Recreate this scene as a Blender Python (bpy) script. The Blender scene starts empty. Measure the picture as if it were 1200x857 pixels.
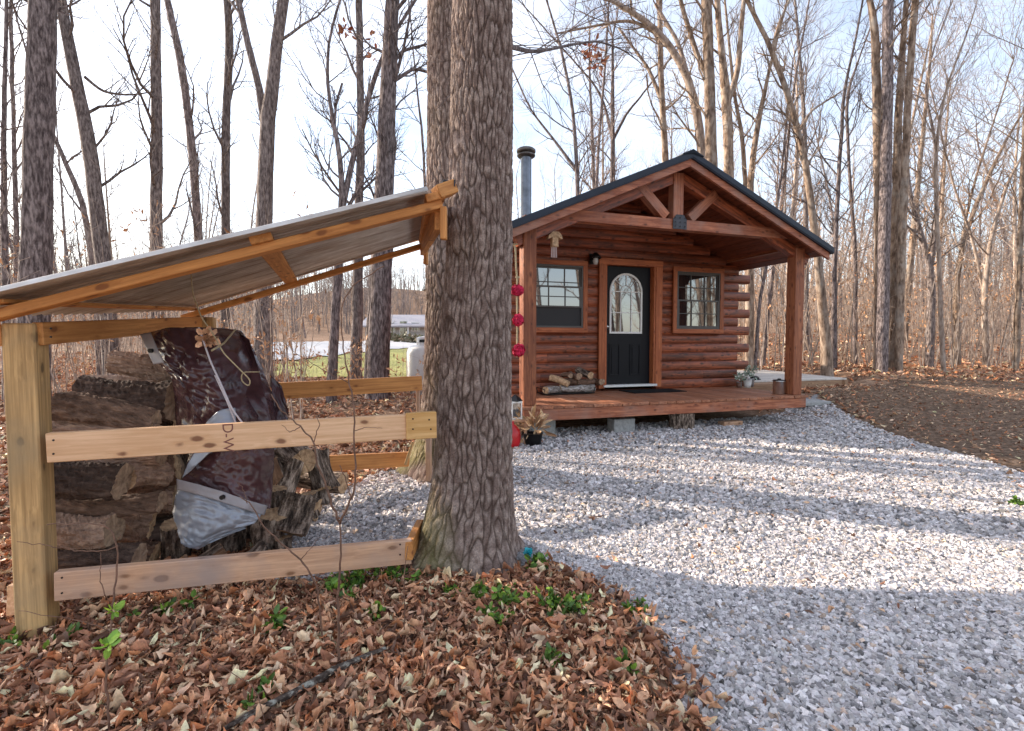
import bpy, bmesh, math, random
import numpy as np
from mathutils import Vector, Matrix, Euler
R = math.radians
sc = bpy.context.scene
COL = sc.collection

# ------------------------------------------------------------------ camera, world, sun
CAM_H, F, PITCH = 1.25, 584.0, 0.0448
cd = bpy.data.cameras.new('camera'); cam = bpy.data.objects.new('camera', cd); COL.objects.link(cam)
cd.sensor_width = 36.0; cd.lens = F / 1200 * 36.0; cd.clip_start = 0.05; cd.clip_end = 1500
cam.location = (0, 0, CAM_H); cam.rotation_euler = (R(90) - PITCH, 0, 0)
sc.camera = cam
SUN_EL, SUN_AZ = R(22), R(-68)          # azimuth clockwise from +Y
w = bpy.data.worlds.new('World'); sc.world = w; w.use_nodes = True
nt = w.node_tree; nt.nodes.clear()
sky = nt.nodes.new('ShaderNodeTexSky'); sky.sky_type = 'NISHITA'; sky.sun_disc = False
sky.sun_elevation = SUN_EL; sky.sun_rotation = SUN_AZ; sky.air_density = 1.0; sky.dust_density = 1.2; sky.ozone_density = 1.0
tc = nt.nodes.new('ShaderNodeTexCoord'); mp = nt.nodes.new('ShaderNodeMapping'); mp.inputs['Scale'].default_value = (1.2, 1.2, 3.5)
nz = nt.nodes.new('ShaderNodeTexNoise'); nz.inputs['Scale'].default_value = 1.6; nz.inputs['Detail'].default_value = 6; nz.inputs['Roughness'].default_value = .55
rp = nt.nodes.new('ShaderNodeMapRange'); rp.inputs[1].default_value = .35; rp.inputs[2].default_value = .7; rp.inputs[3].default_value = .15; rp.inputs[4].default_value = .52
mx = nt.nodes.new('ShaderNodeMix'); mx.data_type = 'RGBA'; mx.inputs['B'].default_value = (6.4, 6.35, 6.6, 1)
bg = nt.nodes.new('ShaderNodeBackground'); bg.inputs['Strength'].default_value = 0.15
wo = nt.nodes.new('ShaderNodeOutputWorld')
L = nt.links.new
L(tc.outputs['Generated'], mp.inputs['Vector']); L(mp.outputs[0], nz.inputs['Vector']); L(nz.outputs['Fac'], rp.inputs[0])
L(rp.outputs[0], mx.inputs['Factor']); L(sky.outputs[0], mx.inputs['A']); L(mx.outputs['Result'], bg.inputs['Color']); L(bg.outputs[0], wo.inputs[0])
sl = bpy.data.lights.new('sun', 'SUN'); sl.energy = 4.3; sl.angle = R(0.5); sl.color = (1.0, .86, .70)
so = bpy.data.objects.new('sun', sl); COL.objects.link(so)
sd = Vector((math.sin(SUN_AZ) * math.cos(SUN_EL), math.cos(SUN_AZ) * math.cos(SUN_EL), math.sin(SUN_EL)))
so.rotation_euler = sd.to_track_quat('Z', 'Y').to_euler(); so.location = (-20, 10, 20)
vs = sc.view_settings; vs.view_transform = 'Standard'; vs.look = 'None'; vs.exposure = 1.22; vs.gamma = 1.0; vs.use_curve_mapping = False
sc.cycles.max_bounces = 6; sc.cycles.diffuse_bounces = 3; sc.cycles.transparent_max_bounces = 6
sc.cycles.use_denoising = True

# ------------------------------------------------------------------ helpers
def W(px, py, Y):
    """a point of the place seen at pixel (px,py) of the 1200x857 photograph, Y metres ahead"""
    x = (px - 600) / F; y = (428.5 - py) / F
    cp, sp = math.cos(PITCH), math.sin(PITCH)
    dy = cp + y * sp; dz = -sp + y * cp
    t = Y / dy
    return Vector((x * t, Y, CAM_H + dz * t))
def G(px, py, z=0.0):
    x = (px - 600) / F; y = (428.5 - py) / F
    cp, sp = math.cos(PITCH), math.sin(PITCH)
    dy = cp + y * sp; dz = -sp + y * cp
    t = (z - CAM_H) / dz
    return (x * t, dy * t)
CY = .319; CC, CS = math.cos(CY), math.sin(CY); CO = Vector((2.3378, 7.1784, 0.44))
def cab(u, v, w_=0.0): return Vector((CO.x + u * CC - v * CS, CO.y + u * CS + v * CC, CO.z + w_))
def uncab(x, y):
    dx = x - CO.x; dy = y - CO.y
    return dx * CC + dy * CS, -dx * CS + dy * CC
def sstep(x, a, b):
    t = np.clip((np.asarray(x, float) - a) / (b - a), 0, 1); return t * t * (3 - 2 * t)
def T(x, y):
    x = np.asarray(x, float); y = np.asarray(y, float)
    sx = sstep(x, -2, 4)
    z = sstep(y, 6.5, 14) * (.36 + .24 * sx)
    left = np.clip(y - 22, 0, None) * .036 + sstep(y, 72, 150) * (11 + 2.5 * np.sin(x * .03 + 1) + 1.2 * np.sin(x * .11))
    right = np.clip(y - 17, 0, 62) * .15
    z = z + left * (1 - sx) + right * sx
    z = z + np.clip(-x - 6, 0, 40) * .03 * sstep(y, 2, 8)
    u = (x - CO.x) * CC + (y - CO.y) * CS; v = -(x - CO.x) * CS + (y - CO.y) * CC
    m = sstep(u, -3.6, -2.6) * (1 - sstep(u, 2.6, 3.6)) * sstep(v, -.6, 0) * (1 - sstep(v, 7, 9))
    m2 = sstep(u, 2, 2.5) * (1 - sstep(u, 6.2, 7.4)) * sstep(v, 1.5, 2.3) * (1 - sstep(v, 5.5, 7.5))
    z = z * (1 - m) ; z = np.where(m2 > 0, np.minimum(z, z * (1 - m2) + .2 * m2), z)
    z = z + .07 * np.exp(-(((x + .2) / .5) ** 2 + ((y - 2.65) / .45) ** 2))
    z = z + .03 * np.exp(-(((x + .8) / 1.2) ** 2 + ((y - 1.9) / .5) ** 2))
    z = z + .02 * np.sin(x * 1.7 + y * .6) * np.sin(y * 1.3 - x * .4) * sstep(np.hypot(x, y), 5, 12)
    return z
def Tz(x, y): return float(T(x, y))

class MB:
    def __init__(s): s.v = []; s.q = []; s.t = []; s.n = 0; s.c = []; s.hasc = False
    def add(s, V, q=None, t=None, col=None):
        V = np.asarray(V, dtype=np.float32).reshape(-1, 3)
        if q is not None and len(q): s.q.append(np.asarray(q, dtype=np.int32).reshape(-1, 4) + s.n)
        if t is not None and len(t): s.t.append(np.asarray(t, dtype=np.int32).reshape(-1, 3) + s.n)
        s.v.append(V); s.n += len(V)
        if col is not None: s.hasc = True
        s.c.append(np.broadcast_to(np.asarray(col if col is not None else (1, 1, 1), dtype=np.float32), (len(V), 3)))
        return s
    def box(s, c, d, rz=0.0, M=None):
        V = np.array([[x, y, z] for x in (-.5, .5) for y in (-.5, .5) for z in (-.5, .5)]) * np.array(d)
        if M is not None: V = V @ np.array(M.to_3x3()).T
        elif rz: 
            k, q = math.cos(rz), math.sin(rz); V = V @ np.array([[k, q, 0], [-q, k, 0], [0, 0, 1]])
        V = V + np.array(c)
        return s.add(V, [[0, 1, 3, 2], [4, 6, 7, 5], [0, 4, 5, 1], [2, 3, 7, 6], [0, 2, 6, 4], [1, 5, 7, 3]])
    def tube(s, P, Rr, k=6, cap=False, col=None, wob=None):
        P = np.asarray([tuple(p) for p in P], float); Rr = np.broadcast_to(np.asarray(Rr, float), (len(P),)).copy()
        T_ = np.gradient(P, axis=0); T_ /= np.linalg.norm(T_, axis=1)[:, None] + 1e-9
        ref = np.array([0.13, 1.0, 0.07]) if abs(T_[0][1]) < .9 else np.array([1.0, .1, 0.2])
        A = np.cross(T_, ref); A /= np.linalg.norm(A, axis=1)[:, None] + 1e-9; B = np.cross(T_, A)
        th = np.arange(k) * 2 * np.pi / k
        rad = Rr[:, None] * (np.ones((len(P), k)) if wob is None else wob)
        V = P[:, None, :] + rad[..., None] * (np.cos(th)[None, :, None] * A[:, None, :] + np.sin(th)[None, :, None] * B[:, None, :])
        n = len(P)
        i = np.arange(n - 1)[:, None] * k; j = np.arange(k)[None, :]; j2 = (j + 1) % k
        q = np.stack([i + j, i + j2, i + k + j2, i + k + j], -1).reshape(-1, 4)
        V = V.reshape(-1, 3); t = None
        if cap:
            V = np.vstack([V, P[0], P[-1]]); t = []
            for a in range(k):
                b = (a + 1) % k
                t.append([n * k, b, a]); t.append([n * k + 1, (n - 1) * k + a, (n - 1) * k + b])
        return s.add(V, q, t, col)
    def prism(s, pts, d, y0=0.0, axis='y'):
        """outline (a,b) in the x-z plane extruded along y from y0 by d"""
        n = len(pts); V = [(p[0], y0, p[1]) for p in pts] + [(p[0], y0 + d, p[1]) for p in pts]
        V += [(sum(p[0] for p in pts) / n, y0, sum(p[1] for p in pts) / n), (sum(p[0] for p in pts) / n, y0 + d, sum(p[1] for p in pts) / n)]
        q = [[i, (i + 1) % n, n + (i + 1) % n, n + i] for i in range(n)]
        t = [[2 * n, (i + 1) % n, i] for i in range(n)] + [[2 * n + 1, n + i, n + (i + 1) % n] for i in range(n)]
        return s.add(V, q, t)
    def lathe(s, prof, c=(0, 0, 0), k=16, cap=True):
        V = []; 
        for r, z in prof:
            for i in range(k): V.append((c[0] + r * math.cos(2 * math.pi * i / k), c[1] + r * math.sin(2 * math.pi * i / k), c[2] + z))
        q = [[a * k + i, a * k + (i + 1) % k, (a + 1) * k + (i + 1) % k, (a + 1) * k + i] for a in range(len(prof) - 1) for i in range(k)]
        return s.add(V, q)
    def mesh(s, name, smooth=False):
        me = bpy.data.meshes.new(name)
        V = np.concatenate(s.v); nq = sum(len(a) for a in s.q); ntr = sum(len(a) for a in s.t)
        me.vertices.add(len(V)); me.vertices.foreach_set('co', V.ravel())
        idx = []; 
        if nq: idx.append(np.concatenate(s.q).ravel())
        if ntr: idx.append(np.concatenate(s.t).ravel())
        idx = np.concatenate(idx)
        me.loops.add(len(idx)); me.loops.foreach_set('vertex_index', idx)
        me.polygons.add(nq + ntr)
        ls = np.concatenate([np.arange(nq) * 4, nq * 4 + np.arange(ntr) * 3]).astype(np.int32)
        me.polygons.foreach_set('loop_start', ls)
        me.polygons.foreach_set('use_smooth', np.full(nq + ntr, bool(smooth)))
        if s.hasc:
            C = np.concatenate(s.c); a = me.color_attributes.new('tint', 'FLOAT_COLOR', 'POINT')
            a.data.foreach_set('color', np.hstack([C, np.ones((len(C), 1), np.float32)]).astype(np.float32).ravel())
        me.update(); me.validate()
        return me

def link(name, me, m, parent=None, loc=None, mat=None):
    o = bpy.data.objects.new(name, me); COL.objects.link(o)
    if m is not None and len(me.materials) == 0: me.materials.append(m)
    if parent is not None: o.parent = parent
    if mat is not None: o.matrix_local = mat
    elif loc is not None: o.location = loc
    return o
def obj(name, mb, m, parent=None, smooth=False, loc=None): return link(name, mb.mesh(name, smooth), m, parent, loc)
def tag(o, label=None, cat=None, group=None, kind=None):
    if label: o['label'] = label
    if cat: o['category'] = cat
    if group: o['group'] = group
    if kind: o['kind'] = kind
    return o
def thing(name, label, cat, loc=(0, 0, 0), rz=0.0, group=None):
    o = bpy.data.objects.new(name, None); COL.objects.link(o); o.empty_display_size = .2
    o.location = loc; o.rotation_euler = (0, 0, rz); return tag(o, label, cat, group)
_bc = {}
def board_mesh(l, a, b, m, bev=.003):
    k = (round(l, 3), round(a, 3), round(b, 3), m.name)
    if k in _bc: return _bc[k]
    bm = bmesh.new(); bmesh.ops.create_cube(bm, size=1)
    for v in bm.verts: v.co = Vector((v.co.x * l, v.co.y * a, v.co.z * b))
    if bev: bmesh.ops.bevel(bm, geom=bm.edges[:], offset=min(bev, a * .3, b * .3), segments=1, affect='EDGES')
    me = bpy.data.meshes.new('board'); bm.to_mesh(me); bm.free(); me.materials.append(m); _bc[k] = me
    return me
def frame(p0, p1, up=(0, 0, 1)):
    p0 = Vector(p0); p1 = Vector(p1); x = (p1 - p0); l = x.length; x.normalize()
    z = Vector(up) - x * x.dot(Vector(up)); z.normalize(); y = z.cross(x)
    M = Matrix((( x.x, y.x, z.x, 0), (x.y, y.y, z.y, 0), (x.z, y.z, z.z, 0), (0, 0, 0, 1)))
    M.translation = (p0 + p1) / 2
    return M, l
def beam(name, p0, p1, wd, ht, m, parent, up=(0, 0, 1), label=None, bev=.003):
    """a straight piece of timber, long axis local X; points in the parent thing's frame"""
    M, l = frame(p0, p1, up)
    o = link(name, board_mesh(l, wd, ht, m, bev), m, parent, mat=M)
    if label: o['label'] = label
    return o

# ------------------------------------------------------------------ materials
def newmat(name):
    m = bpy.data.materials.new(name); m.use_nodes = True; n = m.node_tree; n.nodes.clear()
    o = n.nodes.new('ShaderNodeOutputMaterial'); b = n.nodes.new('ShaderNodeBsdfPrincipled'); n.links.new(b.outputs[0], o.inputs[0])
    return m, n, b
def N(n, t, **kw):
    x = n.nodes.new(t)
    for k, v in kw.items():
        if k in x.inputs.keys(): x.inputs[k].default_value = v
        else: setattr(x, k, v)
    return x
def noise(n, vec, scale, detail=4, rough=.55, w4=None):
    x = N(n, 'ShaderNodeTexNoise'); x.inputs['Scale'].default_value = scale; x.inputs['Detail'].default_value = detail; x.inputs['Roughness'].default_value = rough
    if w4 is not None: x.noise_dimensions = '4D'; n.links.new(w4, x.inputs['W'])
    if vec is not None: n.links.new(vec, x.inputs['Vector'])
    return x.outputs['Fac']
def coord(n, scale=(1, 1, 1), kind='Object'):
    t = N(n, 'ShaderNodeTexCoord'); m = N(n, 'ShaderNodeMapping'); m.inputs['Scale'].default_value = scale
    n.links.new(t.outputs[kind], m.inputs['Vector']); return m.outputs[0]
def ramp(n, fac, stops, interp='LINEAR'):
    r = N(n, 'ShaderNodeValToRGB'); r.color_ramp.interpolation = interp
    e = r.color_ramp.elements
    while len(e) < len(stops): e.new(.5)
    for i, (p, c) in enumerate(stops): e[i].position = p; e[i].color = (*c, 1)
    n.links.new(fac, r.inputs[0]); return r.outputs[0]
def mixc(n, a, b, fac, mode='MIX'):
    x = N(n, 'ShaderNodeMix'); x.data_type = 'RGBA'; x.blend_type = mode
    for s, v in (('A', a), ('B', b), ('Factor', fac)):
        if hasattr(v, 'is_linked') or hasattr(v, 'node'): n.links.new(v, x.inputs[s])
        elif s == 'Factor': x.inputs[s].default_value = v
        else: x.inputs[s].default_value = (*v, 1)
    return x.outputs['Result']
def maprange(n, v, a, b, c, d):
    x = N(n, 'ShaderNodeMapRange'); 
    for i, q in zip((1, 2, 3, 4), (a, b, c, d)): x.inputs[i].default_value = q
    n.links.new(v, x.inputs[0]); return x.outputs[0]
def bump(n, h, b, strength=.4, dist=.01):
    x = N(n, 'ShaderNodeBump'); x.inputs['Strength'].default_value = strength; x.inputs['Distance'].default_value = dist
    n.links.new(h, x.inputs['Height']); n.links.new(x.outputs[0], b.inputs['Normal']); return x
def rnd(n, mul=37.0):
    oi = N(n, 'ShaderNodeObjectInfo'); m = N(n, 'ShaderNodeMath', operation='MULTIPLY'); m.inputs[1].default_value = mul
    n.links.new(oi.outputs['Random'], m.inputs[0]); return m.outputs[0], oi.outputs['Random']
def wood(name, light, dark, knot=(.06, .02, .01), rough=.6, var=.25, grain=22, knots=.5, spec=.3, weather=None):
    m, n, b = newmat(name); r, r0 = rnd(n)
    va = N(n, 'ShaderNodeVectorMath', operation='ADD'); tcn = N(n, 'ShaderNodeTexCoord'); cx = N(n, 'ShaderNodeCombineXYZ')
    n.links.new(r, cx.inputs[0]); n.links.new(r, cx.inputs[1]); n.links.new(tcn.outputs['Object'], va.inputs[0]); n.links.new(cx.outputs[0], va.inputs[1])
    def cd_(sc3):
        m_ = N(n, 'ShaderNodeMapping'); m_.inputs['Scale'].default_value = sc3; n.links.new(va.outputs[0], m_.inputs['Vector']); return m_.outputs[0]
    vo = N(n, 'ShaderNodeTexVoronoi'); vo.inputs['Scale'].default_value = 1.0; vo.inputs['Randomness'].default_value = 1.0
    n.links.new(cd_((6.5, 13, 13)), vo.inputs['Vector'])
    kx = N(n, 'ShaderNodeMath', operation='MULTIPLY_ADD'); kx.inputs[1].default_value = .35; n.links.new(noise(n, cd_((9, 14, 14)), 1.0, 3, .6), kx.inputs[0]); kx2 = N(n, 'ShaderNodeMath', operation='SUBTRACT'); n.links.new(vo.outputs['Distance'], kx.inputs[2]); n.links.new(kx.outputs[0], kx2.inputs[0]); kx2.inputs[1].default_value = .175
    kd = kx2.outputs[0]
    # grain lines swirl round the knots
    mm = N(n, 'ShaderNodeMath', operation='MULTIPLY_ADD'); mm.inputs[1].default_value = .9; n.links.new(maprange(n, kd, 0, .5, 1, 0), mm.inputs[0]); n.links.new(r, mm.inputs[2])
    g = noise(n, cd_((2.2, grain * 2.2, grain * 2.2)), 1.0, 6, .65, mm.outputs[0])
    c = ramp(n, g, [(.38, dark), (.5, [(x + y) / 2 for x, y in zip(light, dark)]), (.60, light)])
    g2 = noise(n, cd_((1.3, 5, 5)), 1.7, 4, .6)
    c = mixc(n, c, dark, maprange(n, g2, .45, .7, 0, .65))
    ring = maprange(n, kd, .20, .34, .5, 0)
    c = mixc(n, c, dark, ring)
    k = maprange(n, kd, .11, .19, knots, 0)
    c = mixc(n, c, knot, k)
    if weather:
        wx = noise(n, coord(n, (2.5, 2.5, 2.5)), 1.0, 4, .6, r)
        c = mixc(n, c, weather, maprange(n, wx, .46, .68, 0, .75))
    hv = N(n, 'ShaderNodeHueSaturation'); n.links.new(c, hv.inputs['Color']); n.links.new(maprange(n, r0, 0, 1, 1 - var, 1 + var), hv.inputs['Value'])
    n.links.new(hv.outputs[0], b.inputs['Base Color'])
    b.inputs['Roughness'].default_value = rough; b.inputs['Specular IOR Level'].default_value = spec
    bump(n, g, b, .35, .004)
    return m
def plain(name, c, rough=.5, metal=0.0, spec=.5, var=.12, scale=9, bmp=.15, c2=None):
    m, n, b = newmat(name); f = noise(n, coord(n), scale, 5, .6)
    c2 = c2 or [x * (1 - var * 2.2) for x in c]
    n.links.new(ramp(n, f, [(.3, c2), (.65, c)]), b.inputs['Base Color'])
    b.inputs['Roughness'].default_value = rough; b.inputs['Metallic'].default_value = metal; b.inputs['Specular IOR Level'].default_value = spec
    if bmp: bump(n, f, b, bmp, .004)
    return m
def tinted(name, rough=.7, scale=60, spec=.25, ns=.35, bmp=.3, trans=0.0):
    """colour carried by the piece (vertex tint), with fine mottling"""
    m, n, b = newmat(name); a = N(n, 'ShaderNodeAttribute', attribute_name='tint')
    f = noise(n, coord(n), scale, 4, .6)
    c = mixc(n, a.outputs['Color'], (.5, .5, .5), 1.0, 'MULTIPLY') if False else a.outputs['Color']
    hv = N(n, 'ShaderNodeHueSaturation'); n.links.new(c, hv.inputs['Color']); n.links.new(maprange(n, f, .3, .7, 1 - ns, 1 + ns), hv.inputs['Value'])
    n.links.new(hv.outputs[0], b.inputs['Base Color']); b.inputs['Roughness'].default_value = rough; b.inputs['Specular IOR Level'].default_value = spec
    if bmp: bump(n, f, b, bmp, .003)
    return m
def bark(name, c1, c2, c3, sc_=(13, 13, 3.2), bmp=.9, dist=.03, blotch=None):
    m, n, b = newmat(name); r, r0 = rnd(n, 11)
    v = coord(n, sc_)
    f = noise(n, v, 2.2, 6, .65, r); g = noise(n, coord(n, (1, 1, .5)), 1.3, 3, .5, r)
    c = ramp(n, f, [(.30, c1), (.52, c2), (.74, c3)] if 'firewood' in name else [(.39, c1), (.5, c2), (.62, c3)])
    if blotch: c = mixc(n, c, blotch, maprange(n, noise(n, coord(n, (1, 1, .7)), 3.5, 5, .6, r), .52, .66, 0, .7))
    c = mixc(n, c, c1, maprange(n, g, .5, .8, 0, .4))
    hv = N(n, 'ShaderNodeHueSaturation'); n.links.new(c, hv.inputs['Color']); n.links.new(maprange(n, r0, 0, 1, .8, 1.2), hv.inputs['Value'])
    n.links.new(hv.outputs[0], b.inputs['Base Color']); b.inputs['Roughness'].default_value = .9; b.inputs['Specular IOR Level'].default_value = .15
    bump(n, f, b, bmp, dist); return m

M = {}
M['log'] = wood('stained_log', (.35, .090, .036), (.095, .025, .012), (.035, .012, .008), .42, .28, 16, .75, .45)
M['trimwood'] = wood('orange_stained_trim', (.46, .145, .055), (.27, .072, .028), (.12, .035, .015), .5, .12, 24, .6)
M['beamwood'] = wood('stained_beam', (.47, .175, .090), (.21, .062, .032), (.06, .02, .014), .5, .15, 20, .7, weather=(.30, .17, .13))
M['postwood'] = wood('stained_post', (.36, .13, .06), (.17, .052, .026), (.05, .02, .014), .55, .1, 20, .6)
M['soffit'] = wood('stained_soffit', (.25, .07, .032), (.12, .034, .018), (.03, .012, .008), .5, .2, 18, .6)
M['deck'] = wood('deck_board', (.46, .20, .105), (.24, .085, .045), (.08, .03, .02), .55, .22, 20, .4, weather=(.36, .19, .13))
M['greydeck'] = wood('weathered_deck_board', (.62, .58, .53), (.45, .41, .37), (.25, .2, .17), .75, .12, 20, .3)
M['greyrim'] = wood('weathered_rim', (.40, .25, .15), (.24, .14, .085), (.1, .06, .04), .7, .12, 20, .6)
M['lumber'] = wood('new_lumber', (.80, .52, .32), (.62, .36, .19), (.16, .06, .03), .6, .07, 30, .85)
M['lumber2'] = wood('orange_lumber', (.66, .31, .10), (.42, .17, .05), (.18, .06, .02), .6, .12, 30, .8)
M['lumberw'] = wood('greying_lumber', (.62, .38, .24), (.44, .25, .15), (.16, .07, .03), .65, .08, 30, .8, weather=(.30, .24, .22))
M['treated'] = wood('treated_post', (.60, .38, .17), (.33, .20, .085), (.10, .06, .03), .75, .1, 34, .8, weather=(.30, .23, .14))
M['black'] = plain('door_paint', (.006, .007, .011), .45, 0, .22, .1, 5, .03)
M['white'] = plain('white_paint', (.78, .78, .76), .4, 0, .5, .05, 9, .02)
M['sash'] = plain('bronze_sash', (.075, .065, .06), .45, 0, .5, .1)
M['roof'] = plain('dark_metal_roof', (.022, .030, .048), .48, .1, .3, .15, 4, .03)
M['pipe'] = plain('grey_stove_pipe', (.20, .22, .26), .35, .7, .5, .2, 6, .05)
M['pipecap'] = plain('weathered_cap', (.20, .18, .17), .5, .7, .5, .3, 12, .1)
M['steel'] = plain('steel', (.6, .6, .6), .28, 1, .5, .1, 12, .02)
M['plate'] = plain('grey_plate', (.08, .085, .10), .6, .2, .3, .2, 14, .05)
M['blackmetal'] = plain('black_metal', (.010, .010, .011), .4, .3, .5, .1)
M['concrete'] = plain('concrete', (.42, .42, .41), .9, 0, .2, .18, 22, .5)
M['mat'] = plain('rubber_mat', (.012, .012, .014), .9, 0, .2, .2, 60, .6)
M['pink'] = plain('pink_paper', (.72, .025, .10), .7, 0, .3, .2, 20, .2)
M['red'] = plain('red_plastic', (.55, .012, .018), .35, 0, .5, .15, 6, .05)
M['rope'] = plain('rope', (.50, .40, .25), .9, 0, .2, .2, 80, .4)
M['cord'] = plain('white_cord', (.6, .56, .6), .6, 0, .3, .1, 60, .2)
M['tarp'] = plain('maroon_tarp', (.085, .036, .042), .27, 0, .5, .3, 5, .12)
M['tarpin'] = plain('silver_tarp', (.29, .31, .36), .35, .25, .5, .12, 7, .3)
M['hem'] = plain('grey_hem', (.33, .31, .33), .45, .1, .5, .12, 9, .2)
M['endgrain'] = plain('cut_wood', (.60, .41, .25), .8, 0, .2, .25, 26, .3, c2=(.22, .13, .075))
M['endold'] = plain('old_cut_end', (.40, .28, .19), .9, 0, .2, .3, 30, .6, c2=(.17, .11, .075))
M['splitwood'] = wood('split_wood', (.42, .25, .15), (.19, .10, .06), (.08, .04, .02), .85, .25, 30, .4, weather=(.20, .15, .12))
M['turq'] = plain('turquoise_foil', (.01, .42, .50), .3, .2, .6, .25, 25, .3)
M['tank'] = plain('white_tank', (.78, .78, .77), .35, 0, .5, .05, 4, .02)
M['stem'] = plain('sapling_bark', (.20, .11, .075), .75, 0, .3, .25, 40, .4)
M['greenleaf'] = tinted('weed_leaf', .5, 40, .4, .25, .1)
M['leaf'] = tinted('dead_leaf', .62, 45, .35, .35, .35)
M['stone'] = tinted('gravel_stone', .85, 90, .25, .22, .4)
M['barkmain'] = tinted('ridged_bark', .95, 120, .1, .35, .8)
M['logbark'] = bark('firewood_bark', (.07, .042, .030), (.17, .105, .075), (.36, .23, .16), (7, 17, 17), 1.0, .02)
M['roundbark'] = bark('round_bark', (.035, .025, .02), (.15, .11, .085), (.46, .36, .29), (5, 20, 20), 1.0, .02)
M['birch'] = bark('pale_bark', (.10, .08, .07), (.30, .27, .25), (.55, .52, .50), (9, 30, 30), .5, .005)
M['tr_grey'] = bark('grey_bark', (.085, .066, .062), (.19, .155, .145), (.34, .29, .27), (14, 14, 3.5))
M['tr_dark'] = bark('dark_bark', (.070, .053, .052), (.18, .145, .14), (.36, .30, .29), (15, 15, 3.5))
M['tr_warm'] = bark('warm_bark', (.11, .075, .055), (.25, .18, .135), (.40, .31, .24), (7, 7, 2.0), .7, .02, blotch=(.38, .34, .30))
M['tr_pale'] = bark('pale_warm_bark', (.20, .15, .12), (.36, .28, .23), (.5, .42, .36), (7, 7, 2.0), .5, .01)

def ground_mat(name, stops, s1=1.5, s2=30, bm=.5, dist=.03, rough=.95, stops2=None):
    m, n, b = newmat(name); v = coord(n)
    f = noise(n, v, s2, 6, .7); g = noise(n, v, s1, 4, .6)
    c = ramp(n, f, stops)
    if stops2: c = mixc(n, c, ramp(n, f, stops2), maprange(n, g, .42, .62, 0, 1))
    n.links.new(c, b.inputs['Base Color']); b.inputs['Roughness'].default_value = rough; b.inputs['Specular IOR Level'].default_value = .15
    bump(n, f, b, bm, dist); return m
M['ground'] = ground_mat('leafy_soil', [(.32, (.075, .042, .026)), (.5, (.21, .125, .078)), (.68, (.42, .28, .18))], .6, 9, .8, .05,
                         stops2=[(.3, (.10, .062, .042)), (.5, (.30, .19, .125)), (.7, (.50, .36, .26))])
M['gravelbed'] = ground_mat('crushed_stone', [(.34, (.11, .11, .11)), (.5, (.30, .295, .30)), (.66, (.55, .545, .55))], 1, 55, 1.0, .03)
M['dirt'] = ground_mat('bare_dirt', [(.34, (.05, .032, .021)), (.5, (.15, .095, .062)), (.66, (.34, .23, .16))], 1.2, 14, .9, .04)
M['lawn'] = ground_mat('lawn', [(.38, (.16, .17, .05)), (.5, (.30, .31, .09)), (.6, (.46, .40, .20))], .5, 12, .5, .03)
M['road'] = ground_mat('pale_road', [(.3, (.42, .42, .43)), (.7, (.56, .56, .57))], .5, 12, .2, .01)

# glass: dark room behind, sky and trees mirrored in it
m, n, b = newmat('window_glass'); b.inputs['Base Color'].default_value = (.012, .013, .015, 1); b.inputs['Roughness'].default_value = .02; b.inputs['IOR'].default_value = 2.6; M['glass'] = m
m, n, b = newmat('insect_screen'); b.inputs['Base Color'].default_value = (.022, .022, .025, 1); b.inputs['Roughness'].default_value = .7; M['screen'] = m
# galvanised sheet
m, n, b = newmat('galvanised_sheet'); v = coord(n, (1.0, 5, 1)); f = noise(n, v, 2.0, 5, .6); f2 = noise(n, coord(n, (1, 2, 1)), 2.5, 4, .6)
c = ramp(n, f, [(.3, (.32, .27, .23)), (.5, (.52, .48, .44)), (.75, (.74, .72, .70))]); c = mixc(n, c, (.36, .28, .22), maprange(n, f2, .5, .72, 0, .7))
n.links.new(c, b.inputs['Base Color']); b.inputs['Metallic'].default_value = .6; b.inputs['Roughness'].default_value = .42; bump(n, f, b, .1, .002); M['galv'] = m

# ------------------------------------------------------------------ setting: ground sheets
rs = np.random.RandomState(7)
def spaced(a, b, near, far, c=0.0, g=.09):
    out = [c]; x = c
    while x < b: x += min(far, near + g * abs(x - c)); out.append(x)
    x = c; neg = []
    while x > a: x -= min(far, near + g * abs(x - c)); neg.append(x)
    return np.array(neg[::-1] + out)
def grid_sheet(name, X, Y, Z, m, keep=None, smooth=True):
    nx, ny = X.shape; V = np.stack([X, Y, Z], -1).reshape(-1, 3)
    i = np.arange(nx - 1)[:, None]; j = np.arange(ny - 1)[None, :]
    q = np.stack([i * ny + j, (i + 1) * ny + j, (i + 1) * ny + j + 1, i * ny + j + 1], -1)
    if keep is not None: q = q[keep]
    mb = MB(); mb.add(V, q.reshape(-1, 4)); return obj(name, mb, m, smooth=smooth)
xs = spaced(-320, 320, .12, 8); ys = spaced(-60, 420, .12, 8, 2.5)
X, Y = np.meshgrid(xs, ys, indexing='ij')
tag(grid_sheet('ground', X, Y, T(X, Y), M['ground']), kind='structure')

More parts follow.
